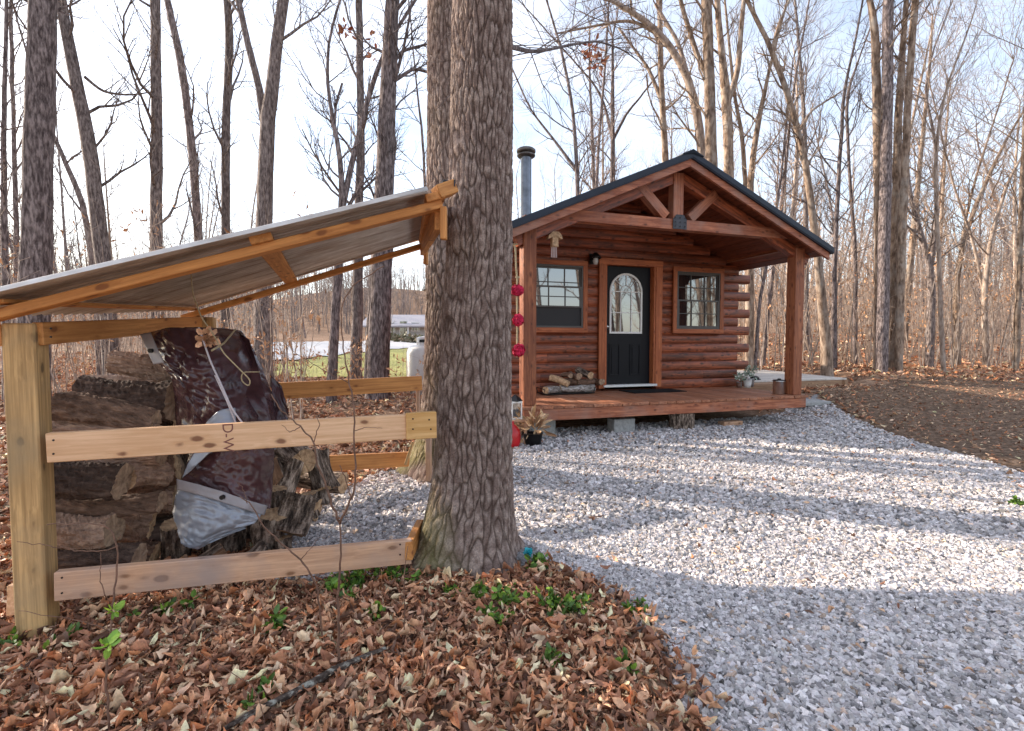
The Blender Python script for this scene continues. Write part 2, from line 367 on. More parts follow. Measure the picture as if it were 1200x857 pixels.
def inpoly(x, y, poly):
    x = np.asarray(x, float); y = np.asarray(y, float); r = np.zeros(x.shape, bool); n_ = len(poly)
    for i in range(n_):
        x0, y0 = poly[i]; x1, y1 = poly[(i + 1) % n_]
        c_ = ((y0 > y) != (y1 > y)) & (x < (x1 - x0) * (y - y0) / (y1 - y0 + 1e-12) + x0); r ^= c_
    return r
cab2 = lambda u, v: tuple(cab(u, v)[:2])
GRAVEL = [G(604, 668), G(650, 672), G(700, 690), G(742, 722), G(775, 760), G(802, 800), G(832, 857), (.62, .9), (.75, .2), (.9, -2), (9, -2), (7.0, 2.0),
          G(1200, 556), G(1125, 534), G(1050, 512), G(1000, 495), G(955, 477), cab2(2.2, .55), cab2(-2.3, .55), cab2(-2.7, -.25), G(600, 522), G(500, 548), G(440, 556),
          G(405, 575), G(350, 600), G(290, 640), G(300, 690), G(395, 688), G(470, 676), G(530, 668)]
DIRT = [G(955, 476), G(1000, 494), G(1050, 511), G(1125, 533), G(1200, 555), (7.0, 2.05), (16, 2.0), (16, 9.0), G(1200, 462, .1), G(1100, 460, .1), G(1010, 462, .1), G(985, 465, .1)]
def drape(name, poly, m, step, dz, jag=.04):
    P = np.array(poly); x0, y0 = P.min(0); x1, y1 = P.max(0)
    gx = np.arange(x0, x1 + step, step); gy = np.arange(y0, y1 + step, step)
    X, Y = np.meshgrid(gx, gy, indexing='ij'); cx = (X[:-1, :-1] + step / 2); cy = (Y[:-1, :-1] + step / 2)
    k = inpoly(cx + jag * np.sin(cy * 9 + cx * 3), cy + jag * np.sin(cx * 8 + 1), poly)
    return tag(grid_sheet(name, X, Y, T(X, Y) + dz, m, keep=k), kind='structure')
drape('gravel_driveway', GRAVEL, M['gravelbed'], .07, .004)
drape('dirt_patch', DIRT, M['dirt'], .12, .008)
LAWN = [W(318, 446, 13)[:2], W(500, 444, 13)[:2], (-.5, 13), (-1, 40), (-5.2, 47), (-8, 40)] + [(-9.6, 26), (-9.3, 20)]
drape('lawn', [tuple(p) for p in LAWN], M['lawn'], .5, .03, .2)
ROAD = [(-12.5, 19), (-9.6, 21.5), (-8.6, 30), (-5.5, 41), (2, 47), (2, 51), (-13, 46), (-18, 36), (-16, 24)]
drape('road', ROAD, M['road'], .5, .07, .1)

# ------------------------------------------------------------------ gravel stones (stuff)
def euler_mats(a, b, c):
    ca, sa, cb, sb, cc, s_ = np.cos(a), np.sin(a), np.cos(b), np.sin(b), np.cos(c), np.sin(c)
    return np.stack([np.stack([cc * cb, cc * sb * sa - s_ * ca, cc * sb * ca + s_ * sa], -1),
                     np.stack([s_ * cb, s_ * sb * sa + cc * ca, s_ * sb * ca - cc * sa], -1), np.stack([-sb, cb * sa, cb * ca], -1)], -2)
CUBE = np.array([[x, y, z] for x in (-.5, .5) for y in (-.5, .5) for z in (-.5, .5)])
CQ = np.array([[0, 1, 3, 2], [4, 6, 7, 5], [0, 4, 5, 1], [2, 3, 7, 6], [0, 2, 6, 4], [1, 5, 7, 3]])
def stones(name, x, y, size, dz, cols):
    n_ = len(x); V = CUBE[None] * (1 + .45 * (rs.rand(n_, 8, 3) - .5)) * (size[:, None, None] * np.stack([.8 + .6 * rs.rand(n_), .6 + .4 * rs.rand(n_), .4 + .35 * rs.rand(n_)], -1)[:, None, :])
    V[:, 4:, 1:] *= (.5 + .5 * rs.rand(n_))[:, None, None]
    A = euler_mats(rs.normal(0, .45, n_), rs.normal(0, .45, n_), rs.rand(n_) * 6.28)
    V = np.einsum('nij,nkj->nki', A, V) + np.stack([x, y, T(x, y) + dz], -1)[:, None, :]
    q = CQ[None] + (np.arange(n_) * 8)[:, None, None]
    mb = MB(); mb.add(V.reshape(-1, 3), q.reshape(-1, 4), None, np.repeat(cols, 8, axis=0)); return obj(name, mb, M['stone'])
def stone_cols(n_):
    g = np.clip(rs.normal(.49, .13, n_), .14, .78); c = np.stack([g * (1.03 + .05 * rs.rand(n_)), g * .985, g * (.95 + .05 * rs.rand(n_))], -1)
    k = rs.rand(n_) < .05; c[k] *= np.array([1.0, .82, .66]); k = rs.rand(n_) < .12; c[k] *= .5; return c
def scatter(n_, x0, x1, y0, y1, poly, frust=True, jag=.03, inside=True, ypow=1.0):
    x = rs.uniform(x0, x1, n_); y = y0 + (y1 - y0) * rs.rand(n_) ** ypow
    k = np.ones(n_, bool)
    if frust: k &= (np.abs(x) < y * 1.06 + .25)
    if poly is not None: 
        ins = inpoly(x + rs.normal(0, jag, n_), y + rs.normal(0, jag, n_), poly); k &= ins if inside else ~ins
    return x[k], y[k]
def gstones(name, n_, x0, x1, y0, y1, s0, s1, dz):
    x, y = scatter(n_, x0, x1, y0, y1, GRAVEL); 
    k = np.hypot(x + .17, y - 2.75) > .34; x, y = x[k], y[k]
    tag(stones(name, x, y, rs.uniform(s0, s1, len(x)), dz, stone_cols(len(x))), kind='stuff')
gstones('gravel', 78000, -1.6, 4.2, 1.25, 3.2, .011, .028, .006)
gstones('gravel', 42000, -2.2, 6.5, 3.2, 5.6, .020, .036, .008)
gstones('gravel', 22000, -2.5, 6.8, 5.6, 9.2, .026, .045, .009)

# ------------------------------------------------------------------ leaf litter (stuff)
def leaf_cols(n_):
    base = np.array([(.28, .150, .105), (.40, .25, .175), (.17, .085, .06), (.54, .39, .30), (.33, .155, .085), (.10, .058, .045), (.46, .33, .27)])
    i = rs.choice(len(base), n_, p=[.22, .2, .16, .13, .10, .09, .10]); return np.clip(base[i] * np.array([1.68, 1.50, 1.24]) * (.7 + .6 * rs.rand(n_))[:, None], 0, .8)
def leaves(name, x, y, z, size, nu, nv, cols, tilt=.5, curl=1.0, m='leaf', flat=False, rnd_up=False):
    """curled dead leaves: a grid nu along by nv across, pointed at both ends, bent both ways"""
    n_ = len(x); u = np.linspace(0, 1, nu); v = np.linspace(-1, 1, nv)
    U, Vv = np.meshgrid(u, v, indexing='ij')
    wid = .5 * np.sin(np.pi * np.clip(U * .94 + .03, 0, 1)) ** .85
    asp = rs.uniform(.24, .58, n_)[:, None, None]
    lob = 1 + rs.uniform(-.16, .16, (n_, nu, 1)) * np.where((U > .1) & (U < .9), 1, 0)[None]
    px = (U[None] - .5) + .10 * rs.normal(0, 1, (n_, 1, 1)) * Vv[None] * .3
    py = wid[None] * Vv[None] * asp * lob
    cu = rs.uniform(-2.2, 3.4, n_)[:, None, None] * curl; cl = rs.uniform(-1.3, 1.9, n_)[:, None, None] * curl
    pz = cu * py ** 2 * 2.4 + cl * (U[None] - .5) ** 2 * .55 + rs.normal(0, .035, (n_, nu, nv)) * curl
    py = py / (1 + np.abs(cu) * .25)
    P = np.stack([px, py, pz], -1).reshape(n_, -1, 3) * size[:, None, None]
    if rnd_up: A = euler_mats(rs.rand(n_) * 6.28, rs.rand(n_) * 6.28, rs.rand(n_) * 6.28)
    else: A = euler_mats(rs.normal(0, tilt, n_), rs.normal(0, tilt * .8, n_), rs.rand(n_) * 6.28)
    P = np.einsum('nij,nkj->nki', A, P) + np.stack([x, y, z], -1)[:, None, :]
    i = np.arange(nu - 1)[:, None]; j = np.arange(nv - 1)[None, :]
    q = np.stack([i * nv + j, (i + 1) * nv + j, (i + 1) * nv + j + 1, i * nv + j + 1], -1).reshape(-1, 4)
    q = q[None] + (np.arange(n_) * nu * nv)[:, None, None]
    mb = MB(); mb.add(P.reshape(-1, 3), q.reshape(-1, 4), None, np.repeat(cols, nu * nv, axis=0)); return obj(name, mb, M[m], smooth=(nu > 3))
def litter(n_, x0, x1, y0, y1, s0, s1, nu, nv, dz, poly=GRAVEL, jag=.03, lift=.03, frust=True, curl=1.0, colmul=1.0):
    x, y = scatter(n_, x0, x1, y0, y1, poly, frust, jag, False)
    u, v = (x - CO.x) * CC + (y - CO.y) * CS, -(x - CO.x) * CS + (y - CO.y) * CC
    k = ~((u > -2.5) & (u < 2.6) & (v > -.1) & (v < 7.2)) & ~((u > 2.4) & (u < 6.1) & (v > 2.0) & (v < 5.2)) & (np.hypot(x + .17, y - 2.75) > .3) & (np.hypot(x + .62, y - 4.85) > .3)
    k &= ~inpoly(x + rs.normal(0, .45, len(x)), y + rs.normal(0, .45, len(x)), DIRT)
    k &= ~inpoly(x, y, LAWN) & ~inpoly(x, y, ROAD)
    x, y = x[k], y[k]
    z = T(x, y) + dz + lift * rs.rand(len(x)) ** 2
    return tag(leaves('leaf_litter', x, y, z, rs.uniform(s0, s1, len(x)), nu, nv, leaf_cols(len(x)) * colmul, curl=curl), kind='stuff')
litter(30000, -3.1, 1.4, 1.2, 3.1, .030, .074, 7, 4, .010, lift=.04, jag=.05, curl=1.35)
litter(9000, -3.1, 1.5, 1.2, 3.1, .02, .04, 4, 3, .006, lift=.02, jag=.12)
litter(15000, -7.2, .2, 3.1, 7.2, .05, .11, 4, 3, .012)
litter(26000, -13, 15, 7.2, 14.5, .07, .15, 3, 3, .015)
litter(9000, -20, 20, 14.5, 24, .12, .22, 3, 3, .02)
x, y = scatter(13000, 2.5, 15, 3.4, 13, DIRT, jag=.25); k = ~((lambda u, v: (u > -2.6) & (u < 2.6) & (v > -.2))(*uncab(x, y)))
x, y = x[k], y[k]; tag(leaves('leaf_litter', x, y, T(x, y) + .014, rs.uniform(.025, .075, len(x)), 3, 3, leaf_cols(len(x)) * .95), kind='stuff')
x, y = scatter(620, -1.5, 6, 1.4, 7, GRAVEL); tag(leaves('leaf_litter', x, y, T(x, y) + .02, rs.uniform(.03, .06, len(x)), 4, 3, leaf_cols(len(x))), kind='stuff')

def worley(seed, U, V, pu):
    """distance to the border between stretched cells, and a random number for each cell"""
    r_ = np.random.RandomState(seed); nv = int(V.max()) + 4; jx = r_.rand(pu, nv); jy = r_.rand(pu, nv); idt = r_.rand(pu, nv)
    iu = np.floor(U).astype(int); iv = np.floor(V).astype(int); f1 = np.full(U.shape, 9.0); f2 = f1.copy(); ci = np.zeros(U.shape)
    for du in (-1, 0, 1):
        for dv in (-1, 0, 1):
            a = iu + du; b_ = np.clip(iv + dv, 0, nv - 1); am = a % pu
            d = np.hypot(a + jx[am, b_] - U, iv + dv + jy[am, b_] - V); c_ = idt[am, b_]
            n_ = d < f1; f2 = np.where(n_, f1, np.minimum(f2, d)); ci = np.where(n_, c_, ci); f1 = np.where(n_, d, f1)
    return f2 - f1, ci
# ------------------------------------------------------------------ trees
def unit(v): return v / (np.linalg.norm(v) + 1e-9)
def twig(mb, p, d, ln, r, lev, rg, up=.12, dens=1.0):
    n_ = 6 if lev >= 3 else (5 if lev == 2 else 4)
    P = [p]; d = unit(d); st = ln / (n_ - 1)
    for i in range(n_ - 1):
        d = unit(d + rg.normal(0, .17, 3) + np.array([0, 0, up])); P.append(P[-1] + d * st)
    P = np.array(P); rr = np.linspace(r, max(r * .3, .0022), n_)
    mb.tube(P, rr, 5 if lev >= 3 and r > .02 else 3)
    if lev <= 1: return
    nc = int(round({4: 6, 3: 6, 2: 4}[min(lev, 4)] * dens))
    for c in range(nc):
        t = .18 + .8 * (c + rg.rand()) / nc; i = min(int(t * (n_ - 1)), n_ - 2); f_ = t * (n_ - 1) - i
        q = P[i] * (1 - f_) + P[i + 1] * f_; ax = unit(P[i + 1] - P[i])
        side = unit(np.cross(ax, rg.normal(0, 1, 3))); ang = rg.uniform(.45, .95)
        twig(mb, q, ax * math.cos(ang) + side * math.sin(ang), ln * rg.uniform(.38, .6) * (1.1 - .4 * t), max(r * .5 * (1.1 - .5 * t), .0028), lev - 1, rg, up, dens)
def smooth_path(P, Rr, n_):
    P = np.array(P, float); Rr = np.array(Rr, float); s_ = np.r_[0, np.cumsum(np.linalg.norm(np.diff(P, axis=0), axis=1))]
    t = np.linspace(0, s_[-1], n_); out = np.stack([np.interp(t, s_, P[:, i]) for i in range(3)], -1); r = np.interp(t, s_, Rr)
    for _ in range(2): out[1:-1] = .25 * out[:-2] + .5 * out[1:-1] + .25 * out[2:]
    return out, r
def trunk_and_crown(name, label, m, stems, nb=14, blen=2.2, lev=3, t0=.25, seed=0, k=9, group=None, up=.12, dens=1.0, extra=None, cat='tree', ext=3.0, topb=5):
    """stems: list of (points, radii) in world space, first stem starts in the ground"""
    rg = np.random.RandomState(seed); base = Vector(stems[0][0][0])
    t = thing(name, label, cat, base, 0, group)
    tr = MB(); cr = MB(); b0 = np.array(base)
    for (P, Rr) in stems:
        P = [np.array(p) for p in P]; d = unit(P[-1] - P[-2])
        P.append(P[-1] + d * ext + np.array([rg.normal(0, .2), rg.normal(0, .2), 0])); Rr = list(Rr) + [Rr[-1] * .55]
        Q, q = smooth_path(P, Rr, 30); Q = Q - b0
        Q[1:-1] += rg.normal(0, .004, (28, 3))
        wob = 1 + .05 * rg.normal(0, 1, (30, k)); wob[1:-1] = (wob[:-2] + wob[1:-1] + wob[2:]) / 3
        tr.tube(Q, q, k, wob=wob)
        for i in range(nb):
            tt = t0 + (1 - t0) * (i + rg.rand()) / nb; ii = min(int(tt * 29), 28); p = Q[ii]; ax = unit(Q[ii + 1] - Q[ii])
            az = rg.rand() * 6.28; side = unit(np.array([math.cos(az), math.sin(az), 0]) * 1.0); an = rg.uniform(.6, 1.2)
            ln = blen * rg.uniform(.45, 1.15); rb = min(q[ii] * .42, .012 + .012 * ln)
            twig(cr, p, ax * math.cos(an) + side * math.sin(an), ln, rb, lev, rg, up, dens)
        for i in range(topb):
            az = rg.rand() * 6.28; twig(cr, Q[-1], np.array([math.cos(az) * .5, math.sin(az) * .5, 1.0]), blen * 1.3, q[-1] * .6, lev, rg, up, dens)
    for (P, Rr, ll) in (extra or []):      # big limbs traced one by one
        Q, q = smooth_path(P, Rr, 14); Q = Q - b0; tr.tube(Q, q, 6)
        for i in range(7):
            ii = 3 + int(rg.rand() * 10); ax = unit(Q[min(ii + 1, 13)] - Q[ii - 1]); side = unit(np.cross(ax, rg.normal(0, 1, 3)))
            twig(cr, Q[ii], ax * .7 + side * .7, ll * rg.uniform(.5, 1), q[ii] * .5, max(lev - 1, 2), rg, up)
    obj('trunk', tr, m, t, smooth=True); obj('crown', cr, m, t)
    return t
def ptree(label, m, Y, stems, drift=0.0, **kw):
    """stems given as [(px,py,width_px)...] from the foot upwards, traced on the photograph"""
    out = []
    for si, st in enumerate(stems):
        P = []; Rr = []
        for i, (a, b_, w_) in enumerate(st):
            Yd = Y + drift * i + (.25 * si if len(stems) > 1 else 0)
            P.append(W(a, b_, Yd)); Rr.append(w_ / 2 / F * Yd / math.hypot(1, (a - 600) / F))
        if si == 0 or st[0][1] > 400:
            p = P[0].copy(); p.z = Tz(p.x, p.y) - .06
            if P[0].z > p.z + .3: P.insert(0, p); Rr.insert(0, Rr[0] * 1.25)
            else: P[0].z = p.z
        out.append((P, Rr))
    ex = []
    for (st, ll) in kw.pop('limbs', []):
        ex.append(([W(a, b_, Y + (i * .15)) for i, (a, b_, w_) in enumerate(st)], [w_ / 2 / F * Y / math.hypot(1, (a - 600) / F) for (a, b_, w_) in st], ll))
    return trunk_and_crown('bare_tree', label, m, out, extra=ex, **kw)

D_, G_, WM, PL = M['tr_dark'], M['tr_grey'], M['tr_warm'], M['tr_pale']
# left of the big foreground tree
ptree('thick straight dark-barked tree rising behind the low left end of the woodshed roof', D_, 7.5, [[(38, 470, 44), (42, 330, 40), (46, 170, 37), (50, 0, 34)]], nb=8, t0=.55, blen=2.0, seed=1, k=14, ext=4)
ptree('tall grey tree leaning left, second thick trunk from the left edge', G_, 10.5, [[(132, 440, 22), (122, 310, 20), (105, 170, 19), (86, 80, 17), (72, 0, 14)]], nb=10, t0=.35, seed=2, limbs=[([(99, 90, 5), (120, 108, 4), (150, 112, 3), (178, 108, 2)], .8)])
ptree('slim leaning tree just left of the grey leaning trunk above the shed roof', G_, 12, [[(118, 440, 9), (110, 320, 9), (100, 245, 8), (84, 205, 7), (68, 172, 6), (50, 130, 4)]], nb=8, t0=.3, blen=1.6, seed=3)
ptree('straight mid-grey trunk crossing the sky left of a thin leaning one', G_, 11.5, [[(186, 460, 18), (183, 300, 16), (184, 150, 14), (182, 0, 12)]], nb=12, t0=.3, seed=4)
ptree('thin trunk leaning left, immediately right of the straight mid-grey trunk', D_, 13, [[(238, 450, 12), (233, 285, 11), (226, 180, 10), (213, 75, 10), (196, 0, 8)]], nb=12, t0=.3, seed=5)
ptree('thin straight trunk with a slight kink near the top, left of the forked tree', G_, 13, [[(264, 450, 12), (264, 300, 11), (265, 130, 10), (270, 50, 10), (266, 0, 9)]], nb=10, t0=.3, seed=6)
ptree('forked pale-grey tree dividing into a Y high above the shed roof', G_, 11, [[(308, 432, 25), (309, 300, 21), (311, 220, 19), (313, 145, 18), (320, 90, 15), (331, 0, 13)], [(311, 150, 11), (303, 100, 9), (290, 50, 8), (278, -4, 7)]], nb=9, t0=.4, seed=7, blen=1.8)
ptree('dark crooked tree with wavering stem and fine twigs in the pale sky', D_, 9.5, [[(388, 443, 12), (396, 320, 11), (401, 235, 7), (400, 178, 6), (388, 140, 5), (383, 90, 4), (384, 45, 3), (392, 18, 3)]], nb=26, t0=.35, blen=1.25, seed=8, dens=1.2,
      limbs=[([(401, 245, 9), (410, 200, 8), (425, 140, 7), (437, 95, 7), (452, 55, 5), (490, -5, 4)], 1.0), ([(392, 145, 4), (394, 120, 3), (401, 98, 3)], .4)])
ptree('slim straight trunk between the crooked tree and the thick purple-grey trunk', G_, 11, [[(417, 442, 15), (419, 330, 12), (423, 150, 9), (421, 0, 8)]], nb=16, t0=.35, blen=1.7, seed=9)
ptree('thick purple-grey trunk standing close to its reddish twin', D_, 9.8, [[(443, 443, 27), (447, 320, 25), (452, 180, 21), (459, 0, 16)]], nb=16, t0=.35, blen=2.0, seed=10, k=12,
      limbs=[([(452, 90, 5), (470, 60, 4), (500, 52, 3)], .8), ([(462, 95, 5), (485, 80, 4), (505, 86, 3)], .7)])
ptree('narrow reddish trunk pressed against the left of the thick purple-grey trunk', G_, 10.3, [[(431, 444, 10), (436, 340, 8), (441, 250, 7), (447, 120, 5)]], nb=5, t0=.5, seed=11, blen=1.0)
ptree('wispy dark sapling beside the big foreground trunk in the upper sky', D_, 12, [[(505, 430, 6), (500, 260, 4), (495, 160, 3), (488, 100, 2)]], nb=16, t0=.3, blen=1.3, seed=12)
ptree('black twiggy tree at the left edge of the photo', D_, 9, [[(8, 460, 14), (6, 300, 9), (4, 150, 7), (8, 0, 5)]], nb=22, t0=.3, blen=1.9, seed=13, dens=1.2)
ptree('dark spindly tree left of the thick straight dark trunk', D_, 13, [[(16, 450, 8), (20, 300, 7), (16, 150, 6), (12, 0, 5)]], nb=22, t0=.25, blen=2.2, seed=14, dens=1.1)
# behind the cabin and to its right
ptree('straight warm brown tree rising over the middle of the left roof slope', WM, 15, [[(781, 400, 11), (780, 185, 8), (775, 110, 7), (773, 0, 6)]], nb=12, t0=.5, seed=20,
      limbs=[([(774, 115, 5), (760, 80, 4), (745, 60, 3), (725, 33, 3)], 1.2), ([(776, 60, 4), (765, 35, 3), (740, 10, 3)], 1.0)])
ptree('slender dark tree with rising forks behind the left roof slope', D_, 16, [[(718, 400, 8), (718, 205, 6), (718, 160, 5)], [(718, 165, 4), (708, 120, 3), (694, 95, 2), (680, 80, 2)], [(718, 165, 4), (733, 135, 3), (755, 108, 2), (765, 95, 2)]], nb=14, t0=.35, blen=1.6, seed=21)
ptree('thin dark wavering tree right of the stove pipe', D_, 14, [[(679, 400, 7), (677, 210, 5), (672, 130, 4), (658, 55, 3), (640, 0, 2)]], nb=20, t0=.35, blen=1.7, seed=22, limbs=[([(676, 200, 4), (650, 165, 3), (622, 130, 2), (600, 80, 2)], 1.2)])
ptree('thin dark upright tree between the stove pipe and the slender forked tree', D_, 15, [[(700, 400, 6), (699, 205, 4), (703, 150, 3), (709, 80, 3), (712, 20, 2)]], nb=20, t0=.35, blen=1.6, seed=23)
ptree('pale tree curving away to the upper left from behind the roof ridge', PL, 14, [[(826, 400, 14), (823, 175, 11), (815, 120, 10), (805, 85, 9), (783, 48, 8), (755, 22, 7), (715, 0, 5)]], nb=14, t0=.45, blen=1.8, seed=24,
      limbs=[([(783, 48, 5), (740, 22, 4), (700, 30, 3), (650, 40, 2)], 1.4), ([(806, 90, 6), (795, 50, 5), (768, 5, 4)], 1.2)])
ptree('broad upright tree just behind the roof ridge dividing into dark limbs', WM, 12.5, [[(836, 400, 18), (834, 185, 14), (831, 95, 13), (828, 0, 12)], [(831, 95, 7), (815, 60, 6), (800, 10, 5)]], nb=12, t0=.5, blen=1.6, seed=25, k=12)
ptree('tree dividing into a clean U-shaped fork above the right roof slope', WM, 13, [[(857, 400, 13), (854, 200, 12), (852, 115, 12), (846, 70, 8), (840, 0, 7)], [(853, 118, 8), (864, 90, 7), (868, 40, 6), (872, -3, 5)]], nb=12, t0=.5, blen=1.5, seed=26)
ptree('warm slim tree with a leaning limb right of the U-shaped fork', WM, 14, [[(878, 400, 11), (879, 215, 8), (885, 160, 7), (893, 125, 6), (899, 90, 4)], [(878, 330, 6), (874, 225, 6), (870, 160, 5), (860, 110, 4)]], nb=16, t0=.45, blen=1.5, seed=27)
ptree('long tree curving left out of the sky, foot beside the right porch post', WM, 12, [[(970, 428, 15), (964, 360, 12), (957, 290, 10), (944, 190, 8), (925, 115, 7), (903, 55, 6), (880, 8, 5), (865, -20, 4)]], nb=22, t0=.4, blen=1.5, seed=28, k=10,
      limbs=[([(905, 60, 5), (912, 30, 4), (925, 0, 3)], .9), ([(936, 155, 4), (950, 130, 3), (985, 108, 2)], .7)])
ptree('slender straight tree close to the right of the long curving tree', D_, 13, [[(977, 430, 8), (978, 300, 6), (984, 190, 5), (988, 110, 4), (1000, 60, 3)]], nb=26, t0=.3, blen=1.6, seed=29)
ptree('first and left-hand stem of the four tall stems clustered right of the cabin', WM, 12.6, [[(1030, 432, 13), (1030, 300, 12), (1028, 120, 11), (1026, 40, 10), (1021, 0, 7)]], nb=12, t0=.45, blen=1.3, seed=30, k=12)
ptree('second and darkest stem of the four clustered right of the cabin', D_, 12.3, [[(1033, 433, 16), (1036, 300, 15), (1040, 100, 14), (1041, 0, 13)]], nb=7, t0=.6, blen=1.3, seed=31, k=12)
ptree('third stem of the four clustered right of the cabin, orange-brown bark', WM, 12.8, [[(1047, 432, 15), (1048, 300, 12), (1052, 150, 10), (1060, 20, 7), (1064, -10, 6)]], nb=8, t0=.6, blen=1.3, seed=32, k=10)
ptree('fourth and right-hand stem of the four clustered right of the cabin', WM, 12.4, [[(1053, 432, 11), (1056, 300, 11), (1064, 120, 9), (1072, 0, 9)]], nb=8, t0=.6, blen=1.3, seed=33, k=10)
ptree('tree with a crooked left fork standing right of the four clustered stems', G_, 13.5, [[(1089, 431, 12), (1092, 340, 10), (1090, 310, 9), (1078, 270, 7), (1066, 230, 5), (1062, 180, 3)], [(1091, 312, 6), (1098, 250, 5), (1096, 160, 4), (1082, 105, 3), (1090, 70, 2), (1112, 10, 1.5)]], nb=18, t0=.3, blen=1.9, seed=34)
ptree('pale slim tree with upswept twigs in the open sky at right', PL, 12.5, [[(1106, 436, 7), (1102, 350, 6), (1096, 200, 5), (1098, 150, 4), (1112, 90, 3), (1140, 25, 2), (1146, 0, 1.5)]], nb=26, t0=.3, blen=2.0, seed=35)
ptree('tree with long limb reaching to the upper right corner of the photo', WM, 14.5, [[(1122, 430, 10), (1120, 330, 8), (1132, 270, 7), (1150, 225, 6), (1178, 165, 4), (1200, 130, 3)], [(1121, 325, 5), (1133, 250, 4), (1146, 200, 3)]], nb=20, t0=.3, blen=2.0, seed=36)
ptree('pale forked tree with twisted branches near the right edge', PL, 13.5, [[(1156, 430, 10), (1153, 350, 8), (1160, 280, 6), (1182, 210, 4), (1200, 180, 3)], [(1153, 345, 5), (1140, 280, 4), (1118, 220, 3)]], nb=22, t0=.25, blen=2.0, seed=37)
ptree('brown tree cut by the right edge of the photo', WM, 12.5, [[(1190, 432, 10), (1194, 330, 8), (1198, 200, 6), (1205, 60, 4)]], nb=24, t0=.25, blen=2.2, seed=38)
ptree('slim leaning tree seen between the cabin corner and the right porch post', D_, 15, [[(893, 432, 7), (901, 350, 6), (915, 250, 5), (930, 100, 3)]], nb=16, t0=.3, blen=1.6, seed=39)
ptree('thin dark tree nearest the cabin corner on its right', D_, 14, [[(885, 431, 5), (890, 350, 4), (905, 280, 4), (916, 200, 3)]], nb=12, t0=.3, blen=1.2, seed=40)
ptree('dark tree with bent stem right of the porch post and left of the cluster', D_, 15.5, [[(1002, 428, 6), (1003, 300, 5), (995, 200, 4), (991, 110, 4), (1010, 60, 2)]], nb=22, t0=.3, blen=1.8, seed=41)

# the far woods: eight trees grown once, then copied one by one
rg = np.random.RandomState(5); protos = []
for i in range(9):
    h = rg.uniform(10, 15); r0 = rg.uniform(.07, .15); lean = rg.normal(0, .06, 2)
    P = [np.array([lean[0] * z_ ** 1.2 + .12 * math.sin(z_ * .5 + i), lean[1] * z_, z_ - .1]) for z_ in np.linspace(0, h, 7)]
    t = trunk_and_crown('bare_tree', '', (D_, G_, WM, PL, G_, WM, D_, PL, WM)[i], [(P, list(np.linspace(r0, r0 * .35, 7)))], nb=22, blen=2.4, lev=3, t0=.2 if i % 2 else .3, seed=100 + i, k=6, ext=1.5, dens=.9)
    protos.append(t)
def place_copy(src, x, y, s, rz, label, group, first=False):
    if first: o = src; ch = []
    else:
        o = src.copy(); COL.objects.link(o)
        for c in src.children:
            d = c.copy(); d.parent = o; COL.objects.link(d)
    o.location = (x, y, Tz(x, y) - .05); o.rotation_euler = (0, 0, rz); o.scale = (s, s, s * rg.uniform(.9, 1.15))
    o['label'] = label; o['category'] = 'tree'; o['group'] = group
used = set(); cnt = 0; tries = 0
spots = []; small = []
while len(spots) < 150 and tries < 20000:
    tries += 1
    y = 19 + 60 * rg.rand() ** 1.0; x = rg.uniform(-1.08, 1.08) * y
    if inpoly(np.array([x]), np.array([y]), LAWN)[0] or inpoly(np.array([x]), np.array([y]), ROAD)[0]: continue
    if x < 1 and x > -y * .45 and 15 < y < 62: continue
    if -14 < x < 0 and 44 < y < 75: continue
    if x < 0 and y < 26: continue
    pp = x * .37 + y * .93
    if x < -8 and 3 < pp < 15 and x > -45: continue
    if x > -2 and x < y * .35 and rg.rand() < .45: continue
    if any((x - a) ** 2 + (y - b_) ** 2 < 2.2 for a, b_ in spots): continue
    spots.append((x, y))
for _ in range(34):
    y = rg.uniform(23, 50); x = -rg.uniform(.2, 1.05) * y; small.append((x, y))
for _ in range(60):
    y = rg.uniform(72, 125); x = rg.uniform(-1.05, 1.05) * y; spots.append((x, y))
kidn = ['dark', 'grey', 'warm brown', 'pale', 'slim grey', 'slim warm brown', 'dark leaning', 'slim pale', 'stout warm brown']
def where_is(x, y):
    px = 600 + F * x / y
    marks = [(0, 'left of the thick dark trunk'), (60, 'between the thick dark and leaning grey trunks'), (130, 'between the leaning and straight grey trunks'), (185, 'right of the straight mid-grey trunk'),
        (240, 'left of the forked tree'), (308, 'right of the forked tree'), (390, 'near the crooked dark tree'), (450, 'left of the rear trunk'), (505, 'behind the foreground trunk'), (605, 'by the stove pipe'), (690, 'above the left roof slope'),
        (770, 'above the porch peak'), (850, 'above the right roof slope'), (905, 'above the right eave'), (945, 'just right of the porch'), (1000, 'left of the four-stem cluster'), (1030, 'behind the four-stem cluster'), (1065, 'right of the four-stem cluster'), (1110, 'near the pale slim tree'), (1150, 'near the right edge'), (1190, 'at the right edge')]
    t = [m for a, m in marks if px >= a] or ['left of the thick dark trunk']
    return t[-1] + ', ' + ('near' if y < 34 else 'farther' if y < 55 else 'up-slope' if y < 80 else 'farthest hill')
spots += [q_ for q_ in small if not inpoly(np.array([q_[0]]), np.array([q_[1]]), ROAD)[0] and not inpoly(np.array([q_[0]]), np.array([q_[1]]), LAWN)[0]]
for (x, y) in spots:
    i = rg.randint(9)
    place_copy(protos[i], x, y, rg.uniform(.7, 1.05) if (x, y) not in small else rg.uniform(.4, .62), rg.rand() * 6.28, kidn[i] + ' tree ' + where_is(x, y), 'bare trees of the far woods', i not in used); used.add(i)
